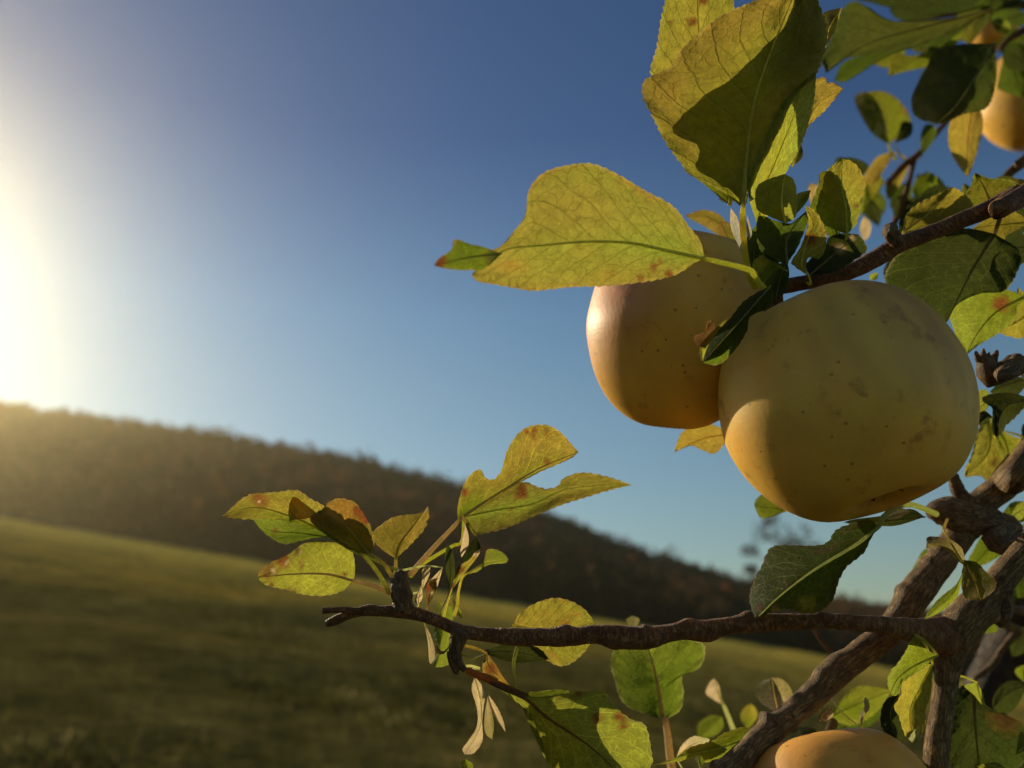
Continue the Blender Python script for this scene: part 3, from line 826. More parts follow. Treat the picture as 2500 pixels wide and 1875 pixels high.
leaf('G', [(2150, -220), (1980, 60), (1820, 390)], [(2150, -240), (1990, -252), (1874, -250), (1700, -210), (1530, -110), (1440, 0), (1420, 110), (1550, 220), (1700, 310), (1820, 390)],
     [(2200, -200), (2320, -100), (2300, 40), (2212, 165), (2050, 185), (1900, 260), (1820, 390)], .268, .262, c=('deep', 'dark'), vein='pale', label="broad leaf coloured dark for shade right above the large apple")
leaf('H', [(2250, 120), (1850, 330), (1600, 600), (1430, 920)], [(2250, 100), (1900, 30), (1700, 50), (1250, 220), (1180, 320), (1250, 520), (1330, 750), (1430, 920)],
     [(2250, 150), (2130, 300), (2090, 450), (1870, 620), (1600, 780), (1430, 920)], .272, .268, c=('mid', 'lime'), spots=[(1900, 230, 110, 'red')], vein='pale', edge='brown', label="green leaf with pale veins and a red patch at the right edge of the large apple")
leaf('H', [(2350, 300), (2150, 450), (1870, 615)], [(2350, -50), (2140, 20), (2120, 200), (2060, 370), (2090, 480), (1870, 615)], [(2350, 700), (2212, 665), (2000, 660), (1870, 615)], .276, c=('yg', 'yellow'), teeth=1.3)
leaf('P', [(1540, 270), (1300, 350), (1230, 620)], [(1540, 170), (1350, 220), (1190, 230), (1110, 260), (1110, 300), (1190, 360), (1190, 560), (1230, 620)],
     [(1540, 380), (1400, 430), (1310, 510), (1280, 570), (1230, 620)], .268, c=('deep', 'deep'), e=(.004, .008), label="dark pointed leaf hanging right of the large apple")
leaf('P', [(1200, 260), (1100, 330), (1000, 400)], [(1200, 230), (1120, 190), (1040, 230), (1000, 400)], [(1200, 330), (1120, 390), (1060, 420), (1000, 400)], .285, c=('lime', 'yellow'), rim=0)
leaf('P', [(1200, 440), (1150, 420), (1030, 520)], [(1200, 420), (1120, 380), (1060, 420), (1030, 520)], [(1200, 460), (1150, 460), (1090, 500), (1030, 520)], .282, c=('deep', 'dark'), rim=0)
leaf('P', [(1180, 450), (1150, 750), (940, 980)], [(1180, 450), (1100, 490), (1050, 600), (1000, 800), (950, 900), (940, 980)],
     [(1180, 450), (1240, 620), (1340, 840), (1300, 960), (1190, 1060), (1080, 965), (940, 980)], .30, c=('lime', 'yellow'), spots=[(1200, 840, 50, 'brown')], rim=.2, label="blurred yellow green leaf with brown specks right of the large apple")
leaf('P', [(1260, 560), (1330, 740), (1300, 960)], [(1260, 560), (1220, 700), (1250, 880), (1300, 960)], [(1290, 540), (1400, 620), (1475, 650), (1420, 800), (1300, 960)], .305, c=('mid', 'yellow'), rim=0)
leaf('P', [(1360, 1330), (1430, 1290), (1540, 1230)], [(1360, 1330), (1400, 1240), (1475, 1200), (1540, 1230)], [(1360, 1330), (1450, 1360), (1540, 1230)], .30, c=('lime', 'yg'), rim=0)

# below the large apple
leaf('O', [(1165, 400), (1000, 530), (700, 710), (450, 900), (280, 1065)],
     [(1180, 330), (1090, 350), (920, 400), (850, 440), (800, 515), (700, 540), (430, 540), (360, 600), (330, 680), (270, 790), (240, 900), (245, 960), (280, 1065)],
     [(1150, 430), (1100, 500), (1060, 580), (990, 640), (930, 690), (880, 780), (850, 880), (830, 930), (760, 1000), (650, 1025), (500, 990), (400, 1010), (280, 1065)],
     .236, .228, (.030, -.012), 0, ('green', 'moss'), ('O', [(1200, 330), (1290, 262), (1400, 242), (1500, 275), (1580, 310)], .284), vein='pale', edge='brown', sw=1.2, fz=90, scol='palegreen',
     spots=[(650, 960, 60, 'yg'), (300, 980, 22, 'red'), (420, 1000, 40, 'gold')], label="broad dark green leaf with pale veins hanging under the large apple")
leaf('O', [(1500, 330), (1200, 360), (910, 370)], [(1500, 290), (1390, 272), (1200, 320), (1000, 345), (910, 370)], [(1500, 375), (1300, 392), (1150, 395), (1000, 385), (910, 370)], .255, c=('deep', 'dark'), teeth=0)
leaf('O', [(1395, 290), (1300, 310), (1200, 345)], [(1395, 285), (1330, 268), (1250, 290), (1200, 345)], [(1390, 330), (1300, 342), (1200, 345)], .2535, c=('cream', 'palegreen'), teeth=0)  # cream highlight on the dark leaf, laid on as a pale blade
leaf('O', [(600, 265), (450, 270), (270, 250)], [(600, 255), (450, 190), (340, 165), (280, 210), (270, 250)], [(600, 275), (500, 290), (380, 335), (310, 330), (270, 250)], .30, c=('mid', 'lime'), teeth=.5, rim=.2)
leaf('O', [(1780, 640), (1850, 780), (1900, 930)], [(1775, 640), (1762, 780), (1780, 900), (1830, 925), (1900, 930)], [(1790, 600), (1870, 660), (1950, 740), (2010, 800), (1985, 870), (1900, 930)], .25, c=('olive', 'gold'), e=(.004, -.006), teeth=.8,
     label="olive curled leaf hanging from the knot at the lower right")
leaf('O', [(1790, 690), (1680, 560), (1510, 520)], [(1790, 680), (1770, 570), (1700, 505), (1620, 478), (1520, 475), (1510, 520)], [(1790, 700), (1730, 640), (1670, 585), (1600, 540), (1515, 560), (1510, 520)], .25, c=('olive', 'tan'), vein='dry', e=(.006, .004), teeth=.5,
     stalk=('O', [(1640, 440), (1640, 400), (1660, 350)], .284))
leaf('O', [(1775, 720), (1690, 900), (1500, 1065)], [(1770, 700), (1720, 820), (1600, 920), (1520, 1020), (1500, 1065)], [(1775, 740), (1740, 880), (1680, 960), (1600, 1020), (1500, 1065)], .248, c=('mid', 'lime'), vein='pale', teeth=.6)
leaf('O', [(1600, 610), (1480, 670), (1395, 790)], [(1600, 590), (1500, 565), (1430, 670), (1390, 760), (1395, 790)], [(1600, 630), (1560, 730), (1480, 770), (1395, 790)], .33, c=('green', 'mid'), rim=0)
leaf('O', [(2140, 440), (1980, 540), (1830, 700)], [(2100, 400), (1950, 430), (1850, 570), (1810, 660), (1830, 700)], [(2180, 480), (2100, 560), (1950, 660), (1830, 700)], .33, c=('green', 'mid'), rim=0, stalk=('O', [(2180, 420), (2300, 300)], .34))
leaf('O', [(2060, 300), (2150, 320), (2240, 250)], [(2060, 300), (2120, 230), (2200, 220), (2240, 250)], [(2060, 310), (2150, 370), (2240, 340), (2240, 250)], .31, c=('mid', 'lime'), rim=0)
leaf('N', [(1065, 645), (850, 740), (700, 860), (635, 1000)], [(1065, 640), (950, 590), (910, 515), (840, 495), (780, 610), (710, 720), (650, 790), (620, 870), (635, 1000)],
     [(1065, 650), (920, 770), (820, 830), (740, 900), (720, 970), (690, 1000), (635, 1000)], .240, c=('mid', 'lime'), vein='pale', teeth=1.2, label="bright green leaf with pale veins beside the vertical limb")
leaf('N', [(1020, 720), (900, 950), (815, 1150), (850, 1450)], [(990, 750), (900, 745), (820, 790), (750, 870), (740, 1000), (690, 1080), (680, 1130), (720, 1190), (750, 1290), (790, 1390), (850, 1450)],
     [(1065, 690), (1000, 980), (950, 1150), (960, 1230), (920, 1350), (850, 1450)], .244, c=('yg', 'yellow'), vein='pale', teeth=.8, label="yellow green leaf with pale veins hanging behind the lowest apple")
leaf('N', [(960, 1228), (900, 1320), (800, 1395)], [(960, 1225), (880, 1290), (800, 1395)], [(960, 1232), (925, 1370), (860, 1440), (800, 1395)], .2425, c=('palegreen', 'palegreen'), teeth=0)
leaf('N', [(710, 1000), (640, 1180), (700, 1420)], [(700, 1000), (610, 1040), (560, 1150), (570, 1300), (700, 1420)], [(720, 1010), (740, 1190), (770, 1390), (700, 1420)], .256, c=('deep', 'deep'), rim=0)
leaf('N', [(90, 1200), (350, 1080), (650, 960)], [(90, 1180), (200, 1050), (340, 930), (500, 935), (650, 960)], [(100, 1220), (250, 1270), (420, 1220), (560, 1100), (650, 960)], .33, c=('mid', 'yg'), rim=0)
leaf('N', [(370, 1290), (415, 1130), (415, 1018)], [(440, 1295), (390, 1200), (450, 1130), (445, 1060), (415, 1018)], [(290, 1275), (370, 1180), (405, 1110), (402, 1050), (415, 1018)], .262, c=('cream', 'palegreen'), teeth=.5, vein='pale')
leaf('N', [(60, 1240), (20, 1190), (100, 1110)], [(60, 1260), (-10, 1230), (20, 1160), (100, 1110)], [(150, 1240), (130, 1180), (100, 1110)], .27, c=('tan', 'gold'), rim=.3, teeth=0)
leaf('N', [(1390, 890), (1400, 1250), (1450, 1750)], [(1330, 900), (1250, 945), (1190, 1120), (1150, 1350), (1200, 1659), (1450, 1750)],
     [(1430, 890), (1490, 1080), (1600, 1150), (1820, 1260), (1900, 1500), (1720, 1700), (1450, 1750)], .272, c=('deep', 'dark'), spots=[(1680, 1210, 120, 'umber')], rim=.2,  # deep green and dimmed brown patch carry the shade as colour
     label="large green leaf coloured dark for shade in the bottom right corner")
leaf('N', [(1420, 890), (1440, 990), (1480, 1120)], [(1420, 890), (1310, 920), (1400, 1010), (1480, 1120)], [(1430, 890), (1480, 1010), (1480, 1120)], .2690, c=('lime', 'yg'), teeth=1, vein='pale')  # lit strip of the dark leaf, laid on as a bright blade
leaf('N', [(1900, 1450), (1840, 1470), (1770, 1540)], [(1900, 1320), (1820, 1330), (1790, 1420), (1770, 1540)], [(1900, 1580), (1850, 1500), (1770, 1540)], .265, c=('lime', 'yg'))
leaf('N', [(1700, 1680), (1550, 1640), (1420, 1645)], [(1700, 1670), (1600, 1610), (1500, 1620), (1420, 1645)], [(1700, 1700), (1550, 1720), (1420, 1645)], .268, c=('lime', 'yg'))
leaf('N', [(1560, 240), (1520, 380), (1370, 500)], [(1540, 220), (1470, 300), (1460, 390), (1370, 500)], [(1580, 240), (1600, 420), (1490, 450), (1370, 500)], .30, c=('green', 'mid'), rim=0)
leaf('N', [(1770, 60), (1740, 160), (1700, 245)], [(1760, 60), (1700, 120), (1690, 190), (1700, 245)], [(1790, 60), (1770, 160), (1700, 245)], .32, c=('green', 'mid'), rim=0)
leaf('N', [(1880, 720), (1840, 800), (1850, 890)], [(1880, 720), (1780, 760), (1770, 810), (1850, 890)], [(1900, 730), (1920, 820), (1850, 890)], .38, c=('mid', 'lime'), rim=0)

# ------------------------------------------------------------------ the cluster on the left end of the branch
leaf('J', [(440, 1000), (600, 880), (900, 690), (1180, 520), (1520, 380)],
     [(430, 1000), (430, 900), (460, 780), (490, 680), (560, 580), (640, 545), (680, 610), (750, 635), (820, 570), (850, 480), (870, 400), (920, 300), (990, 210), (1080, 155), (1210, 140), (1320, 180), (1400, 250), (1470, 330), (1520, 380)],
     [(445, 1000), (500, 960), (620, 880), (800, 770), (1000, 650), (1200, 545), (1330, 490), (1460, 430), (1520, 380)], .250, .262, (.002, .006), 0, ('mid', 'gold'),
     ('J', [(400, 1050), (220, 1240), (0, 1490)], .243), spots=[(495, 745, 38, 'red'), (1050, 195, 24, 'red'), (1120, 185, 26, 'red'), (1115, 235, 18, 'rust'), (1230, 195, 24, 'red'), (1280, 255, 20, 'rust'), (1245, 480, 30, 'rust')],
     vein='pale', edge='gold', fz=60, scol='tan', label="yellow green leaf with a round bite out of its upper margin, tip to the right")
leaf('J', [(485, 965), (800, 900), (1100, 850), (1400, 720), (1750, 680), (2000, 680)],
     [(470, 950), (720, 780), (1000, 660), (1150, 700), (1250, 720), (1340, 690), (1380, 630), (1500, 580), (1600, 575), (1700, 590), (1850, 630), (2000, 680)],
     [(500, 970), (590, 1120), (650, 1112), (800, 1080), (1000, 1010), (1200, 920), (1400, 840), (1600, 780), (1800, 720), (2000, 680)], .254, .275, (.006, -.008), 0, ('lime', 'gold'),
     ('J', [(470, 1190), (380, 1230), (100, 1400), (10, 1500)], .244), spots=[(1020, 705, 36, 'red'), (1010, 760, 60, 'rust'), (920, 890, 24, 'brown')], edge='brown', fz=60, teeth=1.3,
     label="long pointed leaf reaching right under the bitten leaf")
leaf('J', [(585, 1135), (530, 1030), (475, 940)], [(585, 1135), (510, 1040), (470, 980), (475, 940)], [(585, 1135), (560, 1060), (500, 970), (475, 940)], .249, c=('olive', 'brown'), teeth=.5)
leaf('J', [(600, 1130), (590, 1260), (520, 1400)], [(580, 1130), (530, 1250), (480, 1400), (520, 1400)], [(640, 1130), (640, 1260), (570, 1350), (520, 1400)], .253, c=('deep', 'dark'))
leaf('J', [(470, 1330), (500, 1180), (495, 1020)], [(465, 1335), (455, 1290), (478, 1150), (495, 1020)], [(480, 1330), (525, 1230), (530, 1130), (495, 1020)], .247, c=('cream', 'cream'), name='dry_leaf', vein='dry', teeth=.3, label="pale dry curled leaf under the bitten leaf")
leaf('J', [(375, 1630), (450, 1470), (560, 1360), (640, 1250)], [(365, 1640), (430, 1430), (540, 1350), (590, 1280), (640, 1250)], [(385, 1620), (480, 1490), (560, 1390), (620, 1310), (640, 1250)], .246, c=('yg', 'gold'), spots=[(450, 1440, 40, 'red'), (380, 1600, 40, 'rust'), (605, 1295, 40, 'cream')], teeth=.4)
leaf('J', [(500, 1485), (680, 1390), (890, 1350)], [(500, 1480), (600, 1410), (660, 1370), (690, 1280), (710, 1260), (780, 1265), (850, 1300), (890, 1350)], [(500, 1490), (600, 1460), (700, 1400), (800, 1385), (860, 1380), (890, 1350)], .25, .256, c=('yg', 'lime'), edge='gold',
     stalk=('J', [(470, 1520), (440, 1640), (430, 1760), (400, 1860)], .246), label="small bright leaf sticking out right of the left cluster")
leaf('J', [(360, 1640), (365, 1430), (345, 1205)], [(350, 1640), (328, 1450), (320, 1300), (345, 1205)], [(370, 1640), (405, 1480), (390, 1300), (345, 1205)], .243, c=('deep', 'dark'), teeth=.3, label="narrow dark upright leaf in the left cluster")
leaf('J', [(300, 1420), (240, 1520), (180, 1600)], [(300, 1495), (220, 1500), (170, 1570), (180, 1600)], [(300, 1500), (260, 1560), (240, 1600), (180, 1600)], .244, c=('cream', 'cream'), name='dry_leaf', vein='dry', teeth=.4)
leaf('J', [(110, 1630), (140, 1500), (180, 1400)], [(100, 1635), (110, 1500), (120, 1430), (180, 1400)], [(120, 1635), (175, 1500), (185, 1430), (180, 1400)], .243, c=('cream', 'tan'), name='dry_leaf', vein='dry', teeth=.4)
leaf('K', [(860, 395), (860, 350), (880, 250)], [(860, 395), (832, 380), (840, 330), (880, 250)], [(885, 395), (890, 340), (880, 250)], .2415, c=('cream', 'cream'), name='dry_leaf', vein='dry', teeth=.3)
leaf('K', [(930, 420), (950, 300), (990, 180)], [(925, 420), (915, 300), (940, 210), (990, 180)], [(940, 420), (985, 310), (1000, 250), (990, 180)], .2425, c=('brown', 'dark'), spots=[(925, 270, 35, 'red'), (960, 310, 18, 'cream')], teeth=.3)
leaf('I', [(1150, 1130), (800, 970), (450, 880), (160, 955)],
     [(1150, 1130), (1100, 950), (1060, 870), (950, 810), (860, 745), (780, 730), (680, 745), (550, 755), (430, 765), (330, 810), (250, 880), (160, 955)],
     [(1150, 1130), (950, 1060), (740, 1000), (550, 975), (400, 980), (300, 975), (200, 965), (160, 955)], .250, .243, (.002, -.006), 0, ('mid', 'gold'),
     ('I', [(1300, 1230), (1440, 1320), (1580, 1500), (1660, 1650)], .241), spots=[(500, 810, 70, 'rust'), (488, 832, 14, 'cream'), (190, 950, 24, 'brown')], vein='pale', edge='brown', teeth=1.2, fz=60,
     label="olive leaf pointing left with a brown eye spot, topmost of the left cluster")
leaf('I', [(1200, 1160), (860, 1110), (600, 1090), (430, 985)], [(1200, 1150), (950, 1050), (740, 1000), (560, 980), (430, 985)],
     [(1200, 1170), (1000, 1150), (850, 1180), (740, 1205), (680, 1195), (600, 1150), (520, 1090), (430, 985)], .252, .246, (.003, -.004), 0, ('green', 'lime'), vein='pale', spots=[(630, 1090, 24, 'brown')],
     label="green leaf with a pale lower margin tucked under the olive leaf")
leaf('I', [(1050, 965), (880, 920), (712, 950)], [(1050, 960), (900, 850), (800, 788), (740, 870), (710, 930), (712, 950)], [(1050, 972), (960, 970), (860, 985), (770, 990), (720, 980), (712, 950)], .244, c=('gold', 'orange'), vein='dry', teeth=1.2, rim=1)
leaf('I', [(1485, 1305), (1300, 1080), (1180, 990), (1040, 930)], [(1490, 1300), (1520, 1240), (1510, 1150), (1490, 1060), (1440, 970), (1360, 850), (1290, 820), (1210, 805), (1130, 830), (1060, 900), (1040, 930)],
     [(1480, 1310), (1380, 1270), (1200, 1160), (1050, 1050), (960, 990), (980, 940), (1040, 930)], .243, .241, c=('olive', 'orange'), spots=[(1390, 920, 60, 'red'), (1440, 990, 50, 'red'), (1150, 870, 22, 'gold')], edge='gold',
     stalk=('I', [(1510, 1310), (1620, 1400), (1690, 1510)], .241), fz=50, label="orange topped leaf with a red margin, lower half in shadow")
leaf('I', [(1480, 1330), (1290, 1150), (980, 960)], [(1480, 1330), (1440, 1070), (1290, 970), (1150, 985), (1050, 905), (980, 960)], [(1470, 1330), (1330, 1280), (1120, 1150), (960, 1010), (980, 960)], .2475, c=('green', 'olive'), wave=.4, teeth=.5)  # hidden leaf added to shadow the lower half of the orange topped one
leaf('I', [(1340, 1540), (1100, 1480), (800, 1480), (480, 1510)],
     [(1340, 1510), (1350, 1430), (1330, 1300), (1290, 1230), (1190, 1200), (1050, 1185), (930, 1190), (830, 1250), (750, 1310), (620, 1370), (540, 1420), (490, 1480), (480, 1510)],
     [(1330, 1560), (1260, 1610), (1180, 1650), (1050, 1670), (900, 1660), (750, 1620), (600, 1590), (530, 1560), (490, 1530), (480, 1510)], .245, .240, (.004, .003), 0, ('yg', 'yg'),
     ('I', [(1420, 1560), (1530, 1590), (1660, 1650), (1720, 1720)], .241), spots=[(560, 1440, 90, 'brown'), (690, 1350, 80, 'rust'), (620, 1450, 26, 'cream'), (738, 1378, 20, 'cream'), (860, 1280, 13, 'cream'), (835, 1270, 26, 'brown'), (870, 1390, 28, 'brown'), (600, 1580, 26, 'brown'), (1260, 1480, 24, 'brown')],
     edge='brown', vein='pale', fz=80, scol='tan', label="sunlit yellow green leaf with a scorched tip pointing left above the twig end")
leaf('I', [(1720, 1340), (1760, 1200), (1880, 1040), (2010, 865)], [(1710, 1340), (1640, 1290), (1550, 1210), (1500, 1130), (1550, 1070), (1680, 980), (1800, 950), (1940, 930), (2010, 865)],
     [(1730, 1330), (1800, 1260), (1900, 1160), (1980, 1060), (2015, 950), (2010, 865)], .248, c=('olive', 'gold'), spots=[(1980, 890, 34, 'cream')], stalk=('I', [(1720, 1370), (1716, 1530), (1720, 1600)], .241), fz=50, edge='gold', teeth=.9,
     label="small upright leaf with a pale pointed tip in the middle of the left cluster")

# ------------------------------------------------------------------ under the foreground branch
leaf('L', [(186, 283), (500, 330), (935, 285)], [(185, 280), (240, 200), (320, 130), (420, 80), (560, 42), (680, 60), (790, 110), (870, 180), (935, 285)],
     [(190, 290), (340, 490), (480, 580), (600, 642), (690, 632), (780, 570), (870, 470), (935, 285)], .262, c=('yellow', 'yg'), edge='orange', spots=[(660, 280, 60, 'orange'), (575, 72, 12, 'brown')], label="yellow leaf behind the level branch, showing above and below it")
leaf('L', [(-100, 520), (200, 520), (520, 590)], [(-100, 440), (200, 440), (420, 490), (520, 590)], [(-100, 600), (200, 620), (400, 605), (520, 590)], .256, c=('deep', 'deep'))
leaf('L', [(1545, 1140), (1480, 750), (1390, 420)], [(1530, 1140), (1400, 1080), (1240, 1020), (1160, 930), (1120, 800), (1080, 650), (1090, 540), (1150, 430), (1390, 420)],
     [(1600, 1140), (1690, 1050), (1725, 900), (1715, 740), (1850, 680), (1915, 560), (1880, 440), (1600, 390), (1390, 420)], .30, .305, (.010, .004), 0, ('green', 'lime'), rim=1.0,
     stalk=('L', [(1555, 1100), (1585, 1270), (1610, 1500), (1640, 1650)], .285), sw=1.4, scol='tan', label="blurred green leaf with a ragged white left margin below the branch")
leaf('L', [(0, 800), (300, 940), (500, 1110), (860, 1350), (1100, 1567), (1250, 1720)],
     [(150, 880), (330, 920), (640, 900), (740, 880), (840, 880), (1000, 880), (1050, 940), (1130, 1040), (1250, 1130), (1380, 1190), (1430, 1400), (1430, 1550), (1250, 1720)],
     [(200, 920), (330, 1050), (390, 1170), (460, 1320), (480, 1430), (530, 1567), (700, 1720), (1000, 1800), (1250, 1720)], .236, .228, (.003, .004), 0, ('yg', 'lime'),
     ('K', [(1700, 1110), (1560, 1050), (1400, 980), (1230, 905)], .238), spots=[(930, 1140, 55, 'red'), (1150, 1110, 50, 'rust'), (1185, 1190, 40, 'rust'), (780, 900, 40, 'brown')], vein='pale', edge='brown', fz=40, scol='brown',
     label="large leaf at the bottom, left half dark and right half lit with red spots")
leaf('L', [(230, 900), (480, 1050), (800, 1500)], [(230, 890), (500, 870), (690, 870), (680, 1050), (780, 1250), (880, 1400), (800, 1500)], [(240, 910), (330, 1150), (420, 1350), (520, 1500), (800, 1500)], .2415, c=('green', 'olive'), wave=.4, teeth=.5)  # unseen leaf added to throw the bottom leaf's left half into shadow
leaf('K', [(1385, 775), (1410, 880), (1560, 1020)], [(1380, 775), (1355, 860), (1370, 950), (1450, 990), (1560, 1020)], [(1390, 775), (1450, 860), (1500, 940), (1560, 1020)], .236, c=('gold', 'orange'), spots=[(1420, 890, 45, 'rust')], stalk=('K', [(1370, 765), (1300, 735), (1220, 715)], .238), fz=30,
     label="small orange leaf below the level branch")
leaf('K', [(1290, 950), (1340, 1150), (1330, 1350), (1215, 1555)], [(1240, 940), (1270, 1050), (1310, 1200), (1310, 1330), (1250, 1440), (1200, 1510), (1215, 1555)],
     [(1340, 970), (1372, 1060), (1362, 1180), (1350, 1300), (1352, 1440), (1290, 1540), (1215, 1555)], .247, c=('cream', 'tan'), name='dry_leaf', vein='dry', teeth=.3, stalk=('K', [(1270, 900), (1330, 890), (1250, 870), (1200, 890)], .24),
     label="long pale dried leaf hanging twisted below the branch")
leaf('K', [(1390, 1100), (1410, 1250), (1430, 1440)], [(1385, 1100), (1365, 1300), (1380, 1400), (1430, 1440)], [(1395, 1100), (1430, 1260), (1440, 1350), (1430, 1440)], .252, c=('tan', 'olive'), name='dry_leaf', vein='dry', teeth=.3)
leaf('K', [(1395, 1090), (1450, 1210), (1530, 1385)], [(1390, 1090), (1430, 1230), (1490, 1320), (1530, 1385)], [(1405, 1090), (1470, 1200), (1515, 1310), (1530, 1385)], .252, c=('cream', 'tan'), name='dry_leaf', vein='dry', teeth=2)
leaf('K', [(900, 530), (950, 700), (955, 858)], [(890, 530), (930, 690), (940, 830), (955, 858)], [(912, 530), (970, 680), (985, 800), (955, 858)], .247, c=('cream', 'tan'), name='dry_leaf', vein='dry', teeth=.3, label="narrow dried leaf hanging under the twig end")
leaf('K', [(1020, 375), (1040, 620), (990, 885)], [(1000, 370), (980, 600), (1010, 750), (970, 850), (990, 885)], [(1040, 380), (1120, 440), (1110, 560), (1090, 700), (1090, 850), (990, 885)], .268, c=('mid', 'lime'), e=(.004, .006))
leaf('K', [(1120, 330), (1160, 420), (1200, 515)], [(1110, 330), (1130, 430), (1200, 515)], [(1130, 330), (1180, 440), (1200, 515)], .256, c=('mid', 'yg'), teeth=.2)
leaf('K', [(1210, 790), (1290, 815), (1375, 775)], [(1210, 785), (1290, 800), (1375, 775)], [(1210, 800), (1290, 828), (1375, 775)], .237, c=('olive', 'mid'), teeth=0, fz=0)
leaf('K', [(1100, 715), (1050, 768), (985, 690)], [(1095, 712), (1050, 756), (1010, 752), (985, 690)], [(1105, 722), (1052, 778), (1000, 770), (985, 690)], .24, c=('olive', 'tan'), teeth=0)
leaf('K', [(1230, 1720), (1240, 1650), (1220, 1588)], [(1150, 1720), (1185, 1620), (1220, 1588)], [(1330, 1720), (1280, 1640), (1220, 1588)], .25, c=('mid', 'lime'))
leaf('M', [(560, 1260), (200, 1390), (-100, 1450), (-394, 1545)], [(560, 1230), (450, 1205), (330, 1230), (230, 1270), (130, 1335), (-50, 1385), (-200, 1480), (-394, 1545)],
     [(560, 1300), (420, 1420), (300, 1480), (90, 1510), (40, 1450), (-100, 1490), (-394, 1545)], .262, .250, c=('mid', 'yg'), edge='gold', teeth=1.2, label="green leaf with an orange margin left of the slanting branch at the bottom")
leaf('M', [(450, 1400), (250, 1530), (80, 1680)], [(420, 1390), (200, 1500), (60, 1620), (80, 1680)], [(470, 1420), (320, 1600), (80, 1680)], .272, c=('mid', 'lime'))
leaf('M', [(30, 1560), (20, 1480), (60, 1420)], [(-60, 1567), (-10, 1480), (60, 1420)], [(110, 1567), (100, 1480), (60, 1420)], .268, c=('green', 'mid'))
leaf('L', [(1660, 1480), (1780, 1370), (1940, 1300)], [(1660, 1480), (1710, 1370), (1810, 1285), (1940, 1300)], [(1670, 1490), (1850, 1400), (1960, 1320), (1940, 1300)], .256, c=('cream', 'palegreen'), name='dry_leaf', vein='dry', teeth=1.5, label="pale curled leaf at the bottom edge left of the slanting branch")
leaf('M', [(740, 1080), (700, 900), (680, 752)], [(720, 1070), (565, 960), (540, 850), (600, 785), (680, 752)], [(790, 1080), (860, 960), (845, 850), (770, 770), (680, 752)], .30, c=('tan', 'olive'), name='dry_leaf', vein='pale', e=(.01, .008), label="round withered leaf with streaks behind the slanting branch")
leaf('M', [(245, 1000), (190, 880), (163, 758)], [(240, 1000), (150, 950), (85, 890), (120, 800), (163, 758)], [(250, 990), (222, 900), (203, 820), (163, 758)], .38, c=('cream', 'tan'), name='dry_leaf', vein='dry', teeth=0, stalk=('M', [(270, 1060), (340, 1240)], .38), sw=2.2, label="blurred cream teardrop of a dried leaf at the bottom")
leaf('M', [(10, 1300), (120, 1200), (230, 1100)], [(-20, 1290), (20, 1180), (120, 1100), (230, 1100)], [(30, 1310), (150, 1280), (240, 1200), (230, 1100)], .42, c=('mid', 'lime'), rim=0)
leaf('M', [(460, 1230), (470, 1100), (490, 990)], [(430, 1220), (400, 1110), (440, 1020), (490, 990)], [(500, 1220), (545, 1110), (530, 1030), (490, 990)], .42, c=('mid', 'yellow'), rim=0)
leaf('L', [(1290, 320), (1280, 250), (1262, 192)], [(1200, 300), (1215, 240), (1262, 192)], [(1360, 300), (1330, 230), (1262, 192)], .31, c=('tan', 'mid'), rim=.3)
leaf('G', [(380, 1130), (180, 1165), (-10, 1255)], [(350, 1050), (200, 1060), (60, 1110), (15, 1180), (-10, 1255)], [(370, 1230), (270, 1257), (180, 1240), (100, 1212), (-10, 1255)], .30, c=('gold', 'yellow'), edge='brown', rim=.3, label="yellow leaf with brown streaks poking out below the rear apple")

# ------------------------------------------------------------------ the big leaf reaching left
leaf('D', [(1995, 780), (1800, 740), (1500, 675), (1200, 665), (900, 690), (650, 720), (430, 875)],
     [(1990, 770), (1960, 660), (1880, 560), (1800, 450), (1720, 390), (1600, 330), (1400, 210), (1220, 140), (1050, 155), (930, 190), (850, 250), (800, 340), (790, 430), (770, 510), (700, 600), (620, 690), (540, 740), (480, 810), (430, 875)],
     [(2000, 790), (1940, 800), (1800, 880), (1650, 920), (1500, 940), (1300, 960), (1100, 965), (850, 990), (720, 975), (560, 945), (470, 930), (420, 890), (430, 875)], .222, .196, (.006, .006), 0, ('lime', 'gold'),
     ('E', [(640, 1130), (700, 1180), (740, 1240), (790, 1300)], .236), spots=[(1215, 640, 16, 'red'), (1650, 840, 26, 'rust'), (1560, 910, 24, 'rust'), (1750, 880, 26, 'red'), (1275, 770, 16, 'rust'), (1690, 800, 14, 'rust')],
     edge='orange', teeth=1.0, sw=.8, label="large yellow leaf reaching left over the rear apple")
leaf('D', [(620, 745), (400, 770), (165, 825)], [(650, 695), (500, 700), (410, 680), (330, 650), (295, 655), (280, 720), (200, 775), (165, 825)], [(560, 830), (500, 850), (420, 855), (330, 855), (230, 842), (165, 825)], .197, .188, c=('green', 'mid'),
     spots=[(195, 805, 55, 'red'), (300, 660, 22, 'tan'), (560, 760, 60, 'dark')], edge='gold', teeth=.3, label="twisted green tip with a red point beyond the large yellow leaf")  # the dark spot near the base is shade painted on


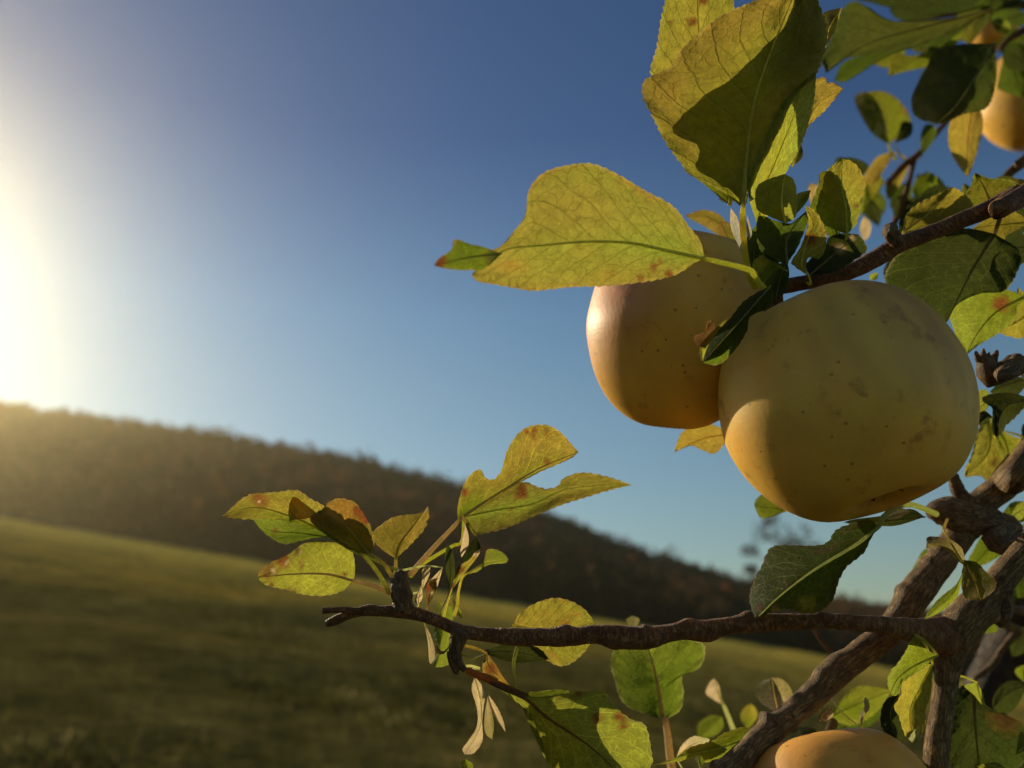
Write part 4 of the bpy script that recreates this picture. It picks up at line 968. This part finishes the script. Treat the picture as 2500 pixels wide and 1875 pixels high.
# more foliage along the right edge, its shade put into dark pigment
leaf('C', [(1560, 440), (1520, 800), (1480, 1090)], [(1550, 440), (1330, 600), (1240, 850), (1300, 1040), (1480, 1090)], [(1570, 440), (1840, 560), (1880, 800), (1700, 1000), (1480, 1090)], .59, c=('dark', 'green'), rim=0, wave=.5)  # added out of sight to keep sun off the top right apple
leaf('C', [(1750, 420), (1780, 650), (1700, 900)], [(1750, 420), (1620, 560), (1600, 760), (1700, 900)], [(1760, 420), (1900, 560), (1860, 780), (1700, 900)], .64, c=('dark', 'green'), rim=0)  # second hidden leaf added to shade that apple
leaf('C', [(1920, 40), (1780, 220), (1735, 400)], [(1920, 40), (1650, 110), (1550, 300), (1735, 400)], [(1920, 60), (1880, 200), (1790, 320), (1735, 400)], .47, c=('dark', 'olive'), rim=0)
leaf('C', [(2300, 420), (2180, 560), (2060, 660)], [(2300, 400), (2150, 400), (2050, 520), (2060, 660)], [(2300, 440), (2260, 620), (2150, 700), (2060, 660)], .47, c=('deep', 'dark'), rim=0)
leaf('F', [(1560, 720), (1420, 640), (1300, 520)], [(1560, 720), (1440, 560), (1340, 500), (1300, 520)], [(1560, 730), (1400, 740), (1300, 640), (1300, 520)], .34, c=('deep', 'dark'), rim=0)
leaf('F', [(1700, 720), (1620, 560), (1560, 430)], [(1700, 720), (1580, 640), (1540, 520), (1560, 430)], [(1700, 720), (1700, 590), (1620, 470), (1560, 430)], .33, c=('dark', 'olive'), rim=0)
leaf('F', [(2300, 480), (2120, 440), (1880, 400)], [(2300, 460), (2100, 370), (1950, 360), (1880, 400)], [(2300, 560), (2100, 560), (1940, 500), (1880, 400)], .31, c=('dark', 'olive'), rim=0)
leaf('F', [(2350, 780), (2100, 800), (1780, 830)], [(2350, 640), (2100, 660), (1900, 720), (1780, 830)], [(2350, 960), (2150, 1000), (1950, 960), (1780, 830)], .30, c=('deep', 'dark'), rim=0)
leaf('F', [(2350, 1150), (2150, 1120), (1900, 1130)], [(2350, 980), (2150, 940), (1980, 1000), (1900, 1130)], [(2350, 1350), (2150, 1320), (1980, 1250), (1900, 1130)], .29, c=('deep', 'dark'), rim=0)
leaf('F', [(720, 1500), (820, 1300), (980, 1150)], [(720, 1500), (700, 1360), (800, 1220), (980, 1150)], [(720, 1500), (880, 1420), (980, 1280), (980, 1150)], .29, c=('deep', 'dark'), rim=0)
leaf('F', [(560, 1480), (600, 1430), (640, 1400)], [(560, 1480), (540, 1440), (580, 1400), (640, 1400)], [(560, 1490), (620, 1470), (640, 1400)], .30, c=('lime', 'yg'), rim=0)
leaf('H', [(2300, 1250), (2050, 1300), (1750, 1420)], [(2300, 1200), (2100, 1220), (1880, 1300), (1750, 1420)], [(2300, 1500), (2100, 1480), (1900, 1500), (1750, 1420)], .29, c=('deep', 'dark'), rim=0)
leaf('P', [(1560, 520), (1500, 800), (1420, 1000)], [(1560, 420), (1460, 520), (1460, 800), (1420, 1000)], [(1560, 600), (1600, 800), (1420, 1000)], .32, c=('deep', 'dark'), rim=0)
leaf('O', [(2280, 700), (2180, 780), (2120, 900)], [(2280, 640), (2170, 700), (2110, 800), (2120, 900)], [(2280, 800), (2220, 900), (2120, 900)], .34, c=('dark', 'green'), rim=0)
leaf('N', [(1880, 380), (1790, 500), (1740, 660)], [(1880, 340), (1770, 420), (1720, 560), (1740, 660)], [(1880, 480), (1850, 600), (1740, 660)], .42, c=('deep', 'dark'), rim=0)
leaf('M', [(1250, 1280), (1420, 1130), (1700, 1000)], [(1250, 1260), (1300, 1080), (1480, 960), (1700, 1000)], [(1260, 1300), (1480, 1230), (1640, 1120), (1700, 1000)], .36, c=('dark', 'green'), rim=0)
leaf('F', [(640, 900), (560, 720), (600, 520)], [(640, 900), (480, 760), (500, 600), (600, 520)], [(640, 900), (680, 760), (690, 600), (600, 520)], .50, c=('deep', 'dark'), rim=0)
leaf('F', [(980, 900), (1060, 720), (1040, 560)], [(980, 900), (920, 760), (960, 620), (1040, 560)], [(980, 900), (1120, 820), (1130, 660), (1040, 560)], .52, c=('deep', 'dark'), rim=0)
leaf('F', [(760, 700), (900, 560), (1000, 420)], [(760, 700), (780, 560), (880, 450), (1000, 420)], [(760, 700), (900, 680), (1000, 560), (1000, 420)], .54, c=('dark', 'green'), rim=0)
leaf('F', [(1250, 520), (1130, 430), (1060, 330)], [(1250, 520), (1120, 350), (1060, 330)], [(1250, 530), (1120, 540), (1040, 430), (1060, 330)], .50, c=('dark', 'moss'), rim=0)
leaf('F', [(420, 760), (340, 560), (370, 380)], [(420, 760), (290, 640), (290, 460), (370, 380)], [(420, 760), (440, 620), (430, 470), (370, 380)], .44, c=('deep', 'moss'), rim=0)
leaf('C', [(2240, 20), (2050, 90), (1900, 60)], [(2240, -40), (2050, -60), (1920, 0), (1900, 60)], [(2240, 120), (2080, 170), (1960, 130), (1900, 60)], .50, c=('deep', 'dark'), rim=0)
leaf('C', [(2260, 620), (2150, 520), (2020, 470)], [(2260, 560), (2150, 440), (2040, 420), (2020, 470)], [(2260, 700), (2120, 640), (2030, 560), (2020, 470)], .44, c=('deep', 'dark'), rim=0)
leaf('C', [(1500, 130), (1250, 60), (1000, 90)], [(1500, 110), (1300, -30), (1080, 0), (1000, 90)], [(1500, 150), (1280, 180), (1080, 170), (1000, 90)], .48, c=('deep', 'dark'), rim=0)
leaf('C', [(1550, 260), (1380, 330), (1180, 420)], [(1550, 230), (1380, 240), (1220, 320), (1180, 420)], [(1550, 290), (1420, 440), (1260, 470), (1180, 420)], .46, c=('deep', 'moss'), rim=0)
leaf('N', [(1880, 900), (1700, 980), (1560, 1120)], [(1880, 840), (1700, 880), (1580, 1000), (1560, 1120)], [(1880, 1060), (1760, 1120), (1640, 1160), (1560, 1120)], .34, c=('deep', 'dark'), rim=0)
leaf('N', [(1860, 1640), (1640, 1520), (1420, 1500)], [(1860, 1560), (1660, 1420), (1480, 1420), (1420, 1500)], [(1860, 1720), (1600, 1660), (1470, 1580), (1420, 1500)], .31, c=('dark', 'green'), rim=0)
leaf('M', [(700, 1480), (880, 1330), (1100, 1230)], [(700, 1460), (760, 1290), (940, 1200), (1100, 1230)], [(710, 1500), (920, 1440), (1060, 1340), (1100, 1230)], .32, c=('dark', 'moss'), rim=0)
# ------------------------------------------------------------------ apples
PROF = [(0.0, .33), (.05, .325), (.10, .365), (.17, .425), (.25, .447), (.33, .422), (.405, .35), (.465, .24), (.503, .11), (.515, -.02),
        (.495, -.15), (.445, -.265), (.375, -.35), (.30, -.405), (.22, -.430), (.15, -.42), (.095, -.385), (.05, -.365), (0.0, -.36)]
PROF_ROUND = PROF[:10] + [(.475, -.16), (.415, -.285), (.335, -.385), (.24, -.452), (.145, -.485), (.06, -.492), (0.0, -.49)]


def apple(wx, wy, rad_px, d, label, lean=0.0, toward=0.0, hz=1.0, taper=0.0, blush=None, bl=(.60, .17, .06), green=.3, stalk_to=None, calyx=True, seed=1.0, squash=0.0, prof=None, bt=.35):
    """an apple at display point wx, wy whose half width spans rad_px there; lean / toward tilt its axis"""
    cx, cy = px('W', [(wx, wy)])[0]
    c = at(cx, cy, d)
    S = rad_px * REG['W'][2] * d / F / 0.515
    axis = (UP * math.cos(lean) * math.cos(toward) + RGT * math.sin(lean) + FWD * math.sin(toward)).normalized()
    xa = RGT - axis * RGT.dot(axis)
    xa.normalize()
    ya = axis.cross(xa)
    rot = Matrix((xa, ya, axis)).transposed()
    prof = spline(prof or PROF, 64)
    n, m = len(prof), 96
    V, C = [], []
    bd = rot.inverted() @ Vector(blush).normalized() if blush else None
    for i in range(n):
        r, z = prof[i]
        for j in range(m):
            a = 2 * math.pi * j / m
            lob = 1 + .020 * math.cos(5 * a + seed) * (0.3 + 1.6 * abs(z)) + .055 * mnoise.noise(Vector((math.cos(a) * .9, math.sin(a) * .9, z * 1.6 + seed * 3)))
            rr_ = r * lob * (1 + taper * z)
            zz = z * hz * (1 + squash * math.cos(a + seed) * .05)
            p = Vector((rr_ * math.cos(a), rr_ * math.sin(a), zz)) * S
            V.append(p)
            g = max(0, min(1, green + .55 * mnoise.noise(p * 55 + Vector((seed, 0, 0))) + .5 * max(0, z - .25)))
            col = np.array((.97, .52, .085)) * (1 - g) + np.array((.84, .54, .09)) * g
            if bd is not None:
                q = p.normalized().dot(bd)
                st = .20 * mnoise.noise(Vector((a * 7, z * 1.2, seed))) + .25 * mnoise.noise(p * 40)
                k = max(0, min(1, (q - bt + st) * 1.5))
                col = col * (1 - k) + np.array(bl) * k
            rus = max(0, 1 - prof[i][0] / .17) if z < 0 and calyx else 0           # russet round the calyx
            rus = min(1, rus * (1.1 + 1.4 * mnoise.noise(p * 150 + Vector((seed, 3, 1)))))
            if rus > 0:
                col = col * (1 - rus * .85) + np.array((.16, .085, .04)) * rus * .85
            C.append(col)
    me = bpy.data.meshes.new("apple")
    me.from_pydata(V, [], grid_faces(n, m, True))
    set_tint(me, np.array(C))
    o = link("apple", me, M_APPLE)
    o.matrix_world = Matrix.Translation(c) @ rot.to_4x4()
    o["label"] = label
    o["category"] = "apple"
    o["group"] = "apples hanging in the tree"
    if calyx:
        Vc, Fc = [], []
        r_ = random.Random(int(seed * 10))
        for k in range(7):
            a = 2 * math.pi * k / 7 + r_.uniform(-.3, .3)
            L, w = r_.uniform(.04, .11) * S, r_.uniform(.018, .032) * S
            dr, tg = Vector((math.cos(a), math.sin(a), 0)), Vector((-math.sin(a), math.cos(a), 0))
            base = Vector((0, 0, -.36 * hz * S))
            for f in range(5):
                t = f / 4
                pp = base + dr * (.02 * S + L * t * (1 - .3 * t)) + Vector((0, 0, r_.uniform(-.05, -.01) * S * t))
                ww = w * (1 - t) * (1 + .3 * r_.random()) + .0001
                Vc += [pp - tg * ww, pp + Vector((0, 0, -.008 * S)), pp + tg * ww]
            b = len(Vc) - 15
            for f in range(4):
                for g in range(2):
                    q = b + f * 3 + g
                    Fc.append((q, q + 1, q + 4, q + 3))
        mc = bpy.data.meshes.new("calyx")
        mc.from_pydata(Vc, [], Fc)
        set_tint(mc, np.array([(.26, .17, .09)] * len(Vc)))
        link("calyx", mc, M_STALK, o)
    if stalk_to:
        end = o.matrix_world.inverted() @ at(*px('W', [stalk_to[:2]])[0], stalk_to[2])
        b = Vector((0, 0, .30 * hz * S))
        pth = spline([tuple(b), tuple(b + Vector((0, 0, .10 * S))), tuple(b * .5 + end * .5 + Vector((0, 0, .03 * S))), tuple(end)], 22)
        Vs, Fs, Us = tube_mesh(pth, list(np.linspace(.0011, .0016, 22)), 9, .1, seed, 700)
        ms = bpy.data.meshes.new("stalk")
        ms.from_pydata(Vs, [], Fs)
        set_tint(ms, np.array([(.20, .15, .05)] * len(Vs)))
        link("stalk", ms, M_STALK, o)
    return o


apple(1822, 881, 264, .244, "largest apple, yellow green, hanging in front with only its lower left edge sunlit", lean=-.25, toward=.42, hz=.985, taper=.10,
      blush=(.3, -.4, .75), bl=(.55, .28, .07), green=.35, stalk_to=(1735, 640, .262), seed=1.3)
apple(1462, 712, 199, .277, "rear apple with a pink blush and a bright shine on its left edge", lean=.10, toward=.05, hz=1.12, taper=.04,
      blush=(-.85, -.2, .55), bl=(.84, .33, .12), green=.2, stalk_to=(1640, 560, .262), seed=2.1, calyx=False, prof=PROF_ROUND, bt=.20)
apple(1825, 1825, 240, .250, "orange tinted apple cut off by the bottom edge, a branch shadow across it", lean=-.15, toward=.62, hz=1.0,
      blush=(-.1, -.5, .8), bl=(.80, .38, .07), green=.0, stalk_to=(1800, 1560, .285), seed=3.7, calyx=False)
apple(2243, 212, 118, .56, "blurred apple cut off by the right edge near the top", lean=-.15, toward=.1, hz=1.0, green=.2, stalk_to=(2230, 60, .55), seed=4.2, blush=(0, -.5, .5), bl=(.5, .3, .08))
apple(2146, 62, 52, 1.0, "small distant apple glimpsed as a pink patch between the top right leaves", green=0, seed=5.1, blush=(-.7, -.3, .3), bl=(.65, .2, .10), calyx=False)

# ------------------------------------------------------------------ field, wooded hill, far trees
FA, FB, FZ = -.163, .0527, 1.55 - 1.5


def field_z(x, y):
    return FZ + FA * x + FB * y


def mesh_np(name, V, Fc, cols, mat, smooth=False):
    me = bpy.data.meshes.new(name)
    nf, k = Fc.shape
    me.vertices.add(len(V))
    me.vertices.foreach_set("co", np.asarray(V, np.float32).ravel())
    me.loops.add(nf * k)
    me.loops.foreach_set("vertex_index", np.asarray(Fc, np.int32).ravel())
    me.polygons.add(nf)
    me.polygons.foreach_set("loop_start", np.arange(nf, dtype=np.int32) * k)
    me.polygons.foreach_set("loop_total", np.full(nf, k, np.int32))
    me.update(calc_edges=True)
    if cols is not None:
        set_tint(me, cols)
    return link(name, me, mat, None, smooth)


def field_material():
    m = new_mat("dry_turf")
    t = NT(m)
    obj = t.n("ShaderNodeTexCoord").outputs["Object"]
    a = t.noise(obj, 0.10, 4)
    b = t.noise(obj, 1.3, 5, .65)
    c = t.noise(obj, 5.0, 4, .7)
    col = t.ramp(b, [(.30, (.050, .048, .014)), (.55, (.100, .090, .026)), (.75, (.20, .16, .05))])
    col = t.mix(t.math('MULTIPLY', t.math('SUBTRACT', c, .5), 2.0, clamp=True), col, (.20, .165, .05, 1))
    col = t.mix(t.math('MULTIPLY', t.math('SUBTRACT', a, .42), 3.0, clamp=True), col, t.mix(1.0, col, (1.4, 1.15, .9, 1), 'MULTIPLY'))
    sp = t.n("ShaderNodeSeparateXYZ")
    t.put(sp.inputs[0], obj)
    far = t.math('DIVIDE', t.math('SUBTRACT', t.math('ADD', sp.outputs[1], t.math('MULTIPLY', a, 40.0)), 34.0), 50.0, clamp=True)   # the mown, drier upper part, brightened further with glare put into its colour
    col = t.mix(far, col, t.mix(1.0, col, (4.0, 3.6, 2.3, 1), 'MULTIPLY'))
    bump = t.n("ShaderNodeBump")
    bump.inputs["Strength"].default_value = 1.0
    bump.inputs["Distance"].default_value = .12
    t.put(bump.inputs["Height"], t.math('ADD', b, t.math('MULTIPLY', c, .5)))
    d = t.n("ShaderNodeBsdfDiffuse")
    t.put(d.inputs["Color"], col)
    t.put(d.inputs["Normal"], bump.outputs[0])
    t.out(d.outputs[0])
    return m


# the field: one tilted sheet, gently rolling
gx = np.concatenate([np.linspace(-600, -60, 30), np.linspace(-57, 57, 120), np.linspace(60, 600, 30)])
gy = np.concatenate([np.linspace(-400, -20, 20), np.linspace(-18, 60, 120), np.linspace(62, 130, 40), np.linspace(140, 500, 20)])
X, Y = np.meshgrid(gx, gy)
Z = field_z(X, Y)
ro = np.random.default_rng(5)
for k in range(14):
    w, ph, am = ro.uniform(.25, 1.4), ro.uniform(0, 6.28, 2), ro.uniform(.015, .035)
    an = ro.uniform(0, 3.14)
    Z = Z + am * np.sin(w * (X * math.cos(an) + Y * math.sin(an)) + ph[0]) * np.clip((np.hypot(X, Y) - 2) / 4, 0, 1)
ny, nx = X.shape
fi = np.arange(ny * nx).reshape(ny, nx)
FF = np.stack([fi[:-1, :-1], fi[:-1, 1:], fi[1:, 1:], fi[1:, :-1]], -1).reshape(-1, 4)
fo = mesh_np("field", np.stack([X, Y, Z], -1).reshape(-1, 3), FF, None, field_material(), True)
fo["kind"] = "structure"
fo["label"] = "rough sloping grass field below the wooded hill"

# tufts of long grass
NT_, NB = 15000, 8
ty = 5 + 45 * ro.random(NT_) ** 1.6
tx = (ro.random(NT_) * 1.75 - .85) * ty
per = np.repeat(np.arange(NT_), NB)
rad = ro.uniform(.05, .22, NT_)
hgt = ro.uniform(.03, .11, NT_) * (1 + .6 * np.sin(tx * .9 + 2) * np.sin(ty * .7))
bx = tx[per] + ro.normal(0, 1, NT_ * NB) * rad[per]
by = ty[per] + ro.normal(0, 1, NT_ * NB) * rad[per]
bz = field_z(bx, by) - .03
bh = hgt[per] * ro.uniform(.5, 1.2, NT_ * NB)
ang = ro.uniform(0, 6.28, NT_ * NB)
bw = ro.uniform(.006, .016, NT_ * NB)
lean = ro.normal(0, .45, (NT_ * NB, 2)) * bh[:, None]
B0 = np.stack([bx - bw * np.cos(ang), by - bw * np.sin(ang), bz], -1)
B1 = np.stack([bx + bw * np.cos(ang), by + bw * np.sin(ang), bz], -1)
B2 = np.stack([bx + lean[:, 0], by + lean[:, 1], bz + bh], -1)
GV = np.stack([B0, B1, B2], 1).reshape(-1, 3)
GF = np.arange(len(GV)).reshape(-1, 3)
gp = np.array([(.075, .08, .018), (.125, .115, .028), (.20, .165, .05), (.28, .22, .09), (.05, .05, .015)])
pat = .5 + .5 * np.sin(tx * 3.1 + 2 * np.sin(ty * 1.7)) * np.sin(ty * 2.3 + 1.5 * np.sin(tx * 1.3))
gc = (gp[ro.choice(5, NT_, p=[.3, .3, .2, .08, .12])] * (.28 + 1.05 * pat)[:, None])[per] * ro.uniform(.7, 1.3, (NT_ * NB, 1))
go = mesh_np("grass", GV, GF, np.repeat(gc, 3, 0), tint_material("grass_blade", .4, noise_scale=2))
go["kind"] = "stuff"
go["label"] = "tufts of dry autumn grass on the field"

# the hill behind it
SKY = np.array([(-900, 760), (-400, 810), (0, 868), (300, 912), (540, 944), (800, 992), (1000, 1042), (1200, 1112), (1400, 1187), (1600, 1247), (1900, 1308), (2212, 1345), (2700, 1390), (3400, 1440)], float)
EDGE = np.array([(-900, 985), (0, 1116), (300, 1162), (600, 1206), (1000, 1272), (1300, 1332), (1550, 1395), (1900, 1465), (2212, 1520), (2700, 1610), (3400, 1740)], float)
cols_ = np.linspace(-900, 3400, 130)
YR, YE = 200.0, 104.0
NR = 40
HV = []


def on_plane_y(wx, wy, y):
    p = px('W', [(wx, wy)])[0]
    r = ray(*p)
    return CAM + r * (y / r.y)


RID, BOT = [], []
for c in cols_:
    rp = on_plane_y(c, np.interp(c, SKY[:, 0], SKY[:, 1]), YR)
    bp_x = on_plane_y(c, np.interp(c, EDGE[:, 0], EDGE[:, 1]), YE).x
    BOT.append(Vector((bp_x, YE, field_z(bp_x, YE) - .4)))
    RID.append(Vector((rp.x, YR, rp.z - 3.6)))


def hill_pt(ci, t):
    i = int(min(len(cols_) - 2, max(0, ci)))
    f = ci - i
    b = BOT[i].lerp(BOT[i + 1], f)
    r = RID[i].lerp(RID[i + 1], f)
    if t <= 1:
        p = b.lerp(r, t)
        p.z = b.z + (r.z - b.z) * (t ** .92) + 2.5 * mnoise.noise(Vector((p.x * .02, p.y * .02, 3))) * math.sin(math.pi * t)
        return p
    p = r.copy()
    s = t - 1
    p.y += 330 * s
    p.x *= 1 + s
    p.z = r.z - s * (r.z + 60) * (s * .6 + .4)
    return p


rows = list(np.linspace(0, 1, 28)) + list(np.linspace(1.05, 2, 14))
for t in rows:
    for i in range(len(cols_)):
        HV.append(hill_pt(i - (1e-6 if i == len(cols_) - 1 else 0), t))
hi = np.arange(len(HV)).reshape(len(rows), len(cols_))
HF = np.stack([hi[:-1, :-1], hi[:-1, 1:], hi[1:, 1:], hi[1:, :-1]], -1).reshape(-1, 4)
hm = new_mat("leaf_litter")
t_ = NT(hm)
d_ = t_.n("ShaderNodeBsdfDiffuse")
t_.put(d_.inputs["Color"], t_.ramp(t_.noise(t_.n("ShaderNodeTexCoord").outputs["Object"], .06, 5, .6), [(.35, (.025, .022, .010)), (.65, (.070, .045, .020))]))
t_.out(d_.outputs[0])
ho = mesh_np("hill", np.array([tuple(v) for v in HV]), HF, None, hm, True)
ho["kind"] = "structure"
ho["label"] = "wooded hill sloping down to the right behind the field"

# autumn wood covering the hill: leaf clumps in many crowns
NC, NQ = 5600, 70
FP = np.array([(.115, .062, .030), (.130, .058, .024), (.150, .056, .022), (.085, .060, .025), (.075, .046, .022), (.15, .085, .030), (.058, .044, .019)])
cen, crad, chgt, ccol = [], [], [], []
r_ = random.Random(21)
for k in range(NC):
    ci = r_.uniform(0, len(cols_) - 1.001)
    t = r_.random() ** .9 if k % 9 else r_.uniform(.94, 1.03)
    p = hill_pt(ci, t)
    rd = r_.uniform(1.1, 2.5)
    hh = r_.uniform(1.5, 2.5) * (1.3 if r_.random() < .05 else 1)
    cen.append((p.x, p.y, p.z + hh * .9))
    crad.append(rd)
    chgt.append(hh)
    zone = mnoise.noise(Vector((p.x * .03, p.y * .02, 8)))
    ccol.append(FP[r_.choices(range(7), weights=[3, 2 + 3 * max(0, zone), 1.2 + 3 * max(0, zone), 2, 2.5, .8, 1.6 + 3 * max(0, -zone)])[0]] * r_.uniform(.75, 1.15))
cen, crad, chgt, ccol = map(np.array, (cen, crad, chgt, ccol))


def clump_cloud(cen, crad, chgt, ccol, nq, gen, size):
    n = len(cen)
    dirs = gen.normal(0, 1, (n, nq, 3))
    dirs /= np.linalg.norm(dirs, axis=-1, keepdims=True)
    rr = gen.uniform(.55, 1.05, (n, nq, 1)) * (1 + .25 * np.sin(dirs[..., :1] * 5 + gen.uniform(0, 6, (n, 1, 1))))
    pos = dirs * rr * np.stack([crad, crad, chgt], -1)[:, None, :] + cen[:, None, :]
    a = gen.normal(0, 1, (n, nq, 3))
    a /= np.linalg.norm(a, axis=-1, keepdims=True)
    b = np.cross(a, gen.normal(0, 1, (n, nq, 3)))
    b /= np.linalg.norm(b, axis=-1, keepdims=True)
    s = gen.uniform(.5, 1.2, (n, nq, 1)) * size
    Vq = np.stack([pos - a * s, pos + b * s * .7, pos + a * s, pos - b * s * .7], 2).reshape(-1, 3)
    Fq = np.arange(len(Vq)).reshape(-1, 4)
    cc = ccol[:, None, None, :] * gen.uniform(.85, 1.15, (n, nq, 1, 1)) * np.ones((1, 1, 4, 1))
    return Vq, Fq, cc.reshape(-1, 3)


FV, FFq, FC = clump_cloud(cen, crad, chgt, ccol, NQ, ro, .45)
M_WOOD = tint_material("autumn_foliage", .5, noise_scale=.4)
wo = mesh_np("forest", FV, FFq, FC, M_WOOD)
wo["kind"] = "stuff"
wo["label"] = "autumn woodland in brown and rust covering the hill"


def far_tree(wx, wy_top, wy_base, y, blobs, label, pal):
    base = on_plane_y(wx, wy_base, y)
    top = on_plane_y(wx, wy_top, y)
    H = (top - base).length
    root = bpy.data.objects.new("tree", None)
    COL.objects.link(root)
    root.location = base
    root["label"] = label
    root["category"] = "tree"
    c = np.array([(b[0] * H, b[1] * H * .5, b[2] * H) for b in blobs])
    V, Fq, cc = clump_cloud(c, np.array([b[3] * H for b in blobs]), np.array([b[3] * H * .8 for b in blobs]),
                            np.array([pal] * len(blobs)), 130, ro, .024 * H)
    co = mesh_np("crown", V, Fq, cc, M_WOOD)
    co.parent = root
    allV, allF = [], []
    for b in [(0, 0, .8, 0)] + list(blobs):
        pth = spline([(0, 0, -.08 * H), (b[0] * .15 * H, 0, b[2] * .35 * H), (b[0] * .6 * H, b[1] * .3 * H, b[2] * .75 * H), (b[0] * H, b[1] * .5 * H, b[2] * H)], 12)
        v, f, _ = tube_mesh(pth, list(np.linspace(.022 * H, .005 * H, 12)), 7, .05, wx, .5)
        o0 = len(allV)
        allV += v
        allF += [tuple(q + o0 for q in ff) for ff in f]
    mt = bpy.data.meshes.new("trunk")
    mt.from_pydata(allV, [], allF)
    link("trunk", mt, M_LIMB, root)


far_tree(1715, 1095, 1285, 198, [(-.23, .1, .72, .17), (.12, 0, .64, .18), (-.42, .2, .50, .10), (-.05, -.2, .52, .13), (-.16, .2, .86, .10), (.26, -.1, .50, .12), (-.46, 0, .28, .08)],
         "tall thin crowned tree standing alone on the hill crest below the large apple", (.07, .05, .035))
far_tree(1452, 1172, 1222, 198, [(0, 0, .75, .22), (-.22, .2, .5, .22), (.25, -.1, .45, .25), (.05, .1, .3, .3)],
         "small bushy tree rising above the hill crest, left of the tall one", (.05, .05, .025))

# ------------------------------------------------------------------ low sunlit haze over the valley
hb = bpy.data.meshes.new("haze")
x0, x1, y0, y1, z0, z1 = -640, 640, -430, 640, -230, 84
hv = [(x, y, z) for x in (x0, x1) for y in (y0, y1) for z in (z0, z1)]
hb.from_pydata(hv, [], [(0, 1, 3, 2), (4, 6, 7, 5), (0, 4, 5, 1), (2, 3, 7, 6), (0, 2, 6, 4), (1, 5, 7, 3)])
hz_m = new_mat("haze_air")
th = NT(hz_m)
pv = th.n("ShaderNodeVolumePrincipled")
pv.inputs["Color"].default_value = (1.0, .87, .52, 1)
pv.inputs["Density"].default_value = 0.00055
pv.inputs["Anisotropy"].default_value = 0.85
oo = th.n("ShaderNodeOutputMaterial")
th.t.links.new(pv.outputs[0], oo.inputs["Volume"])
hzo = link("haze", hb, hz_m, None, False)
hzo["kind"] = "stuff"
hzo["label"] = "warm sunlit haze in the air"
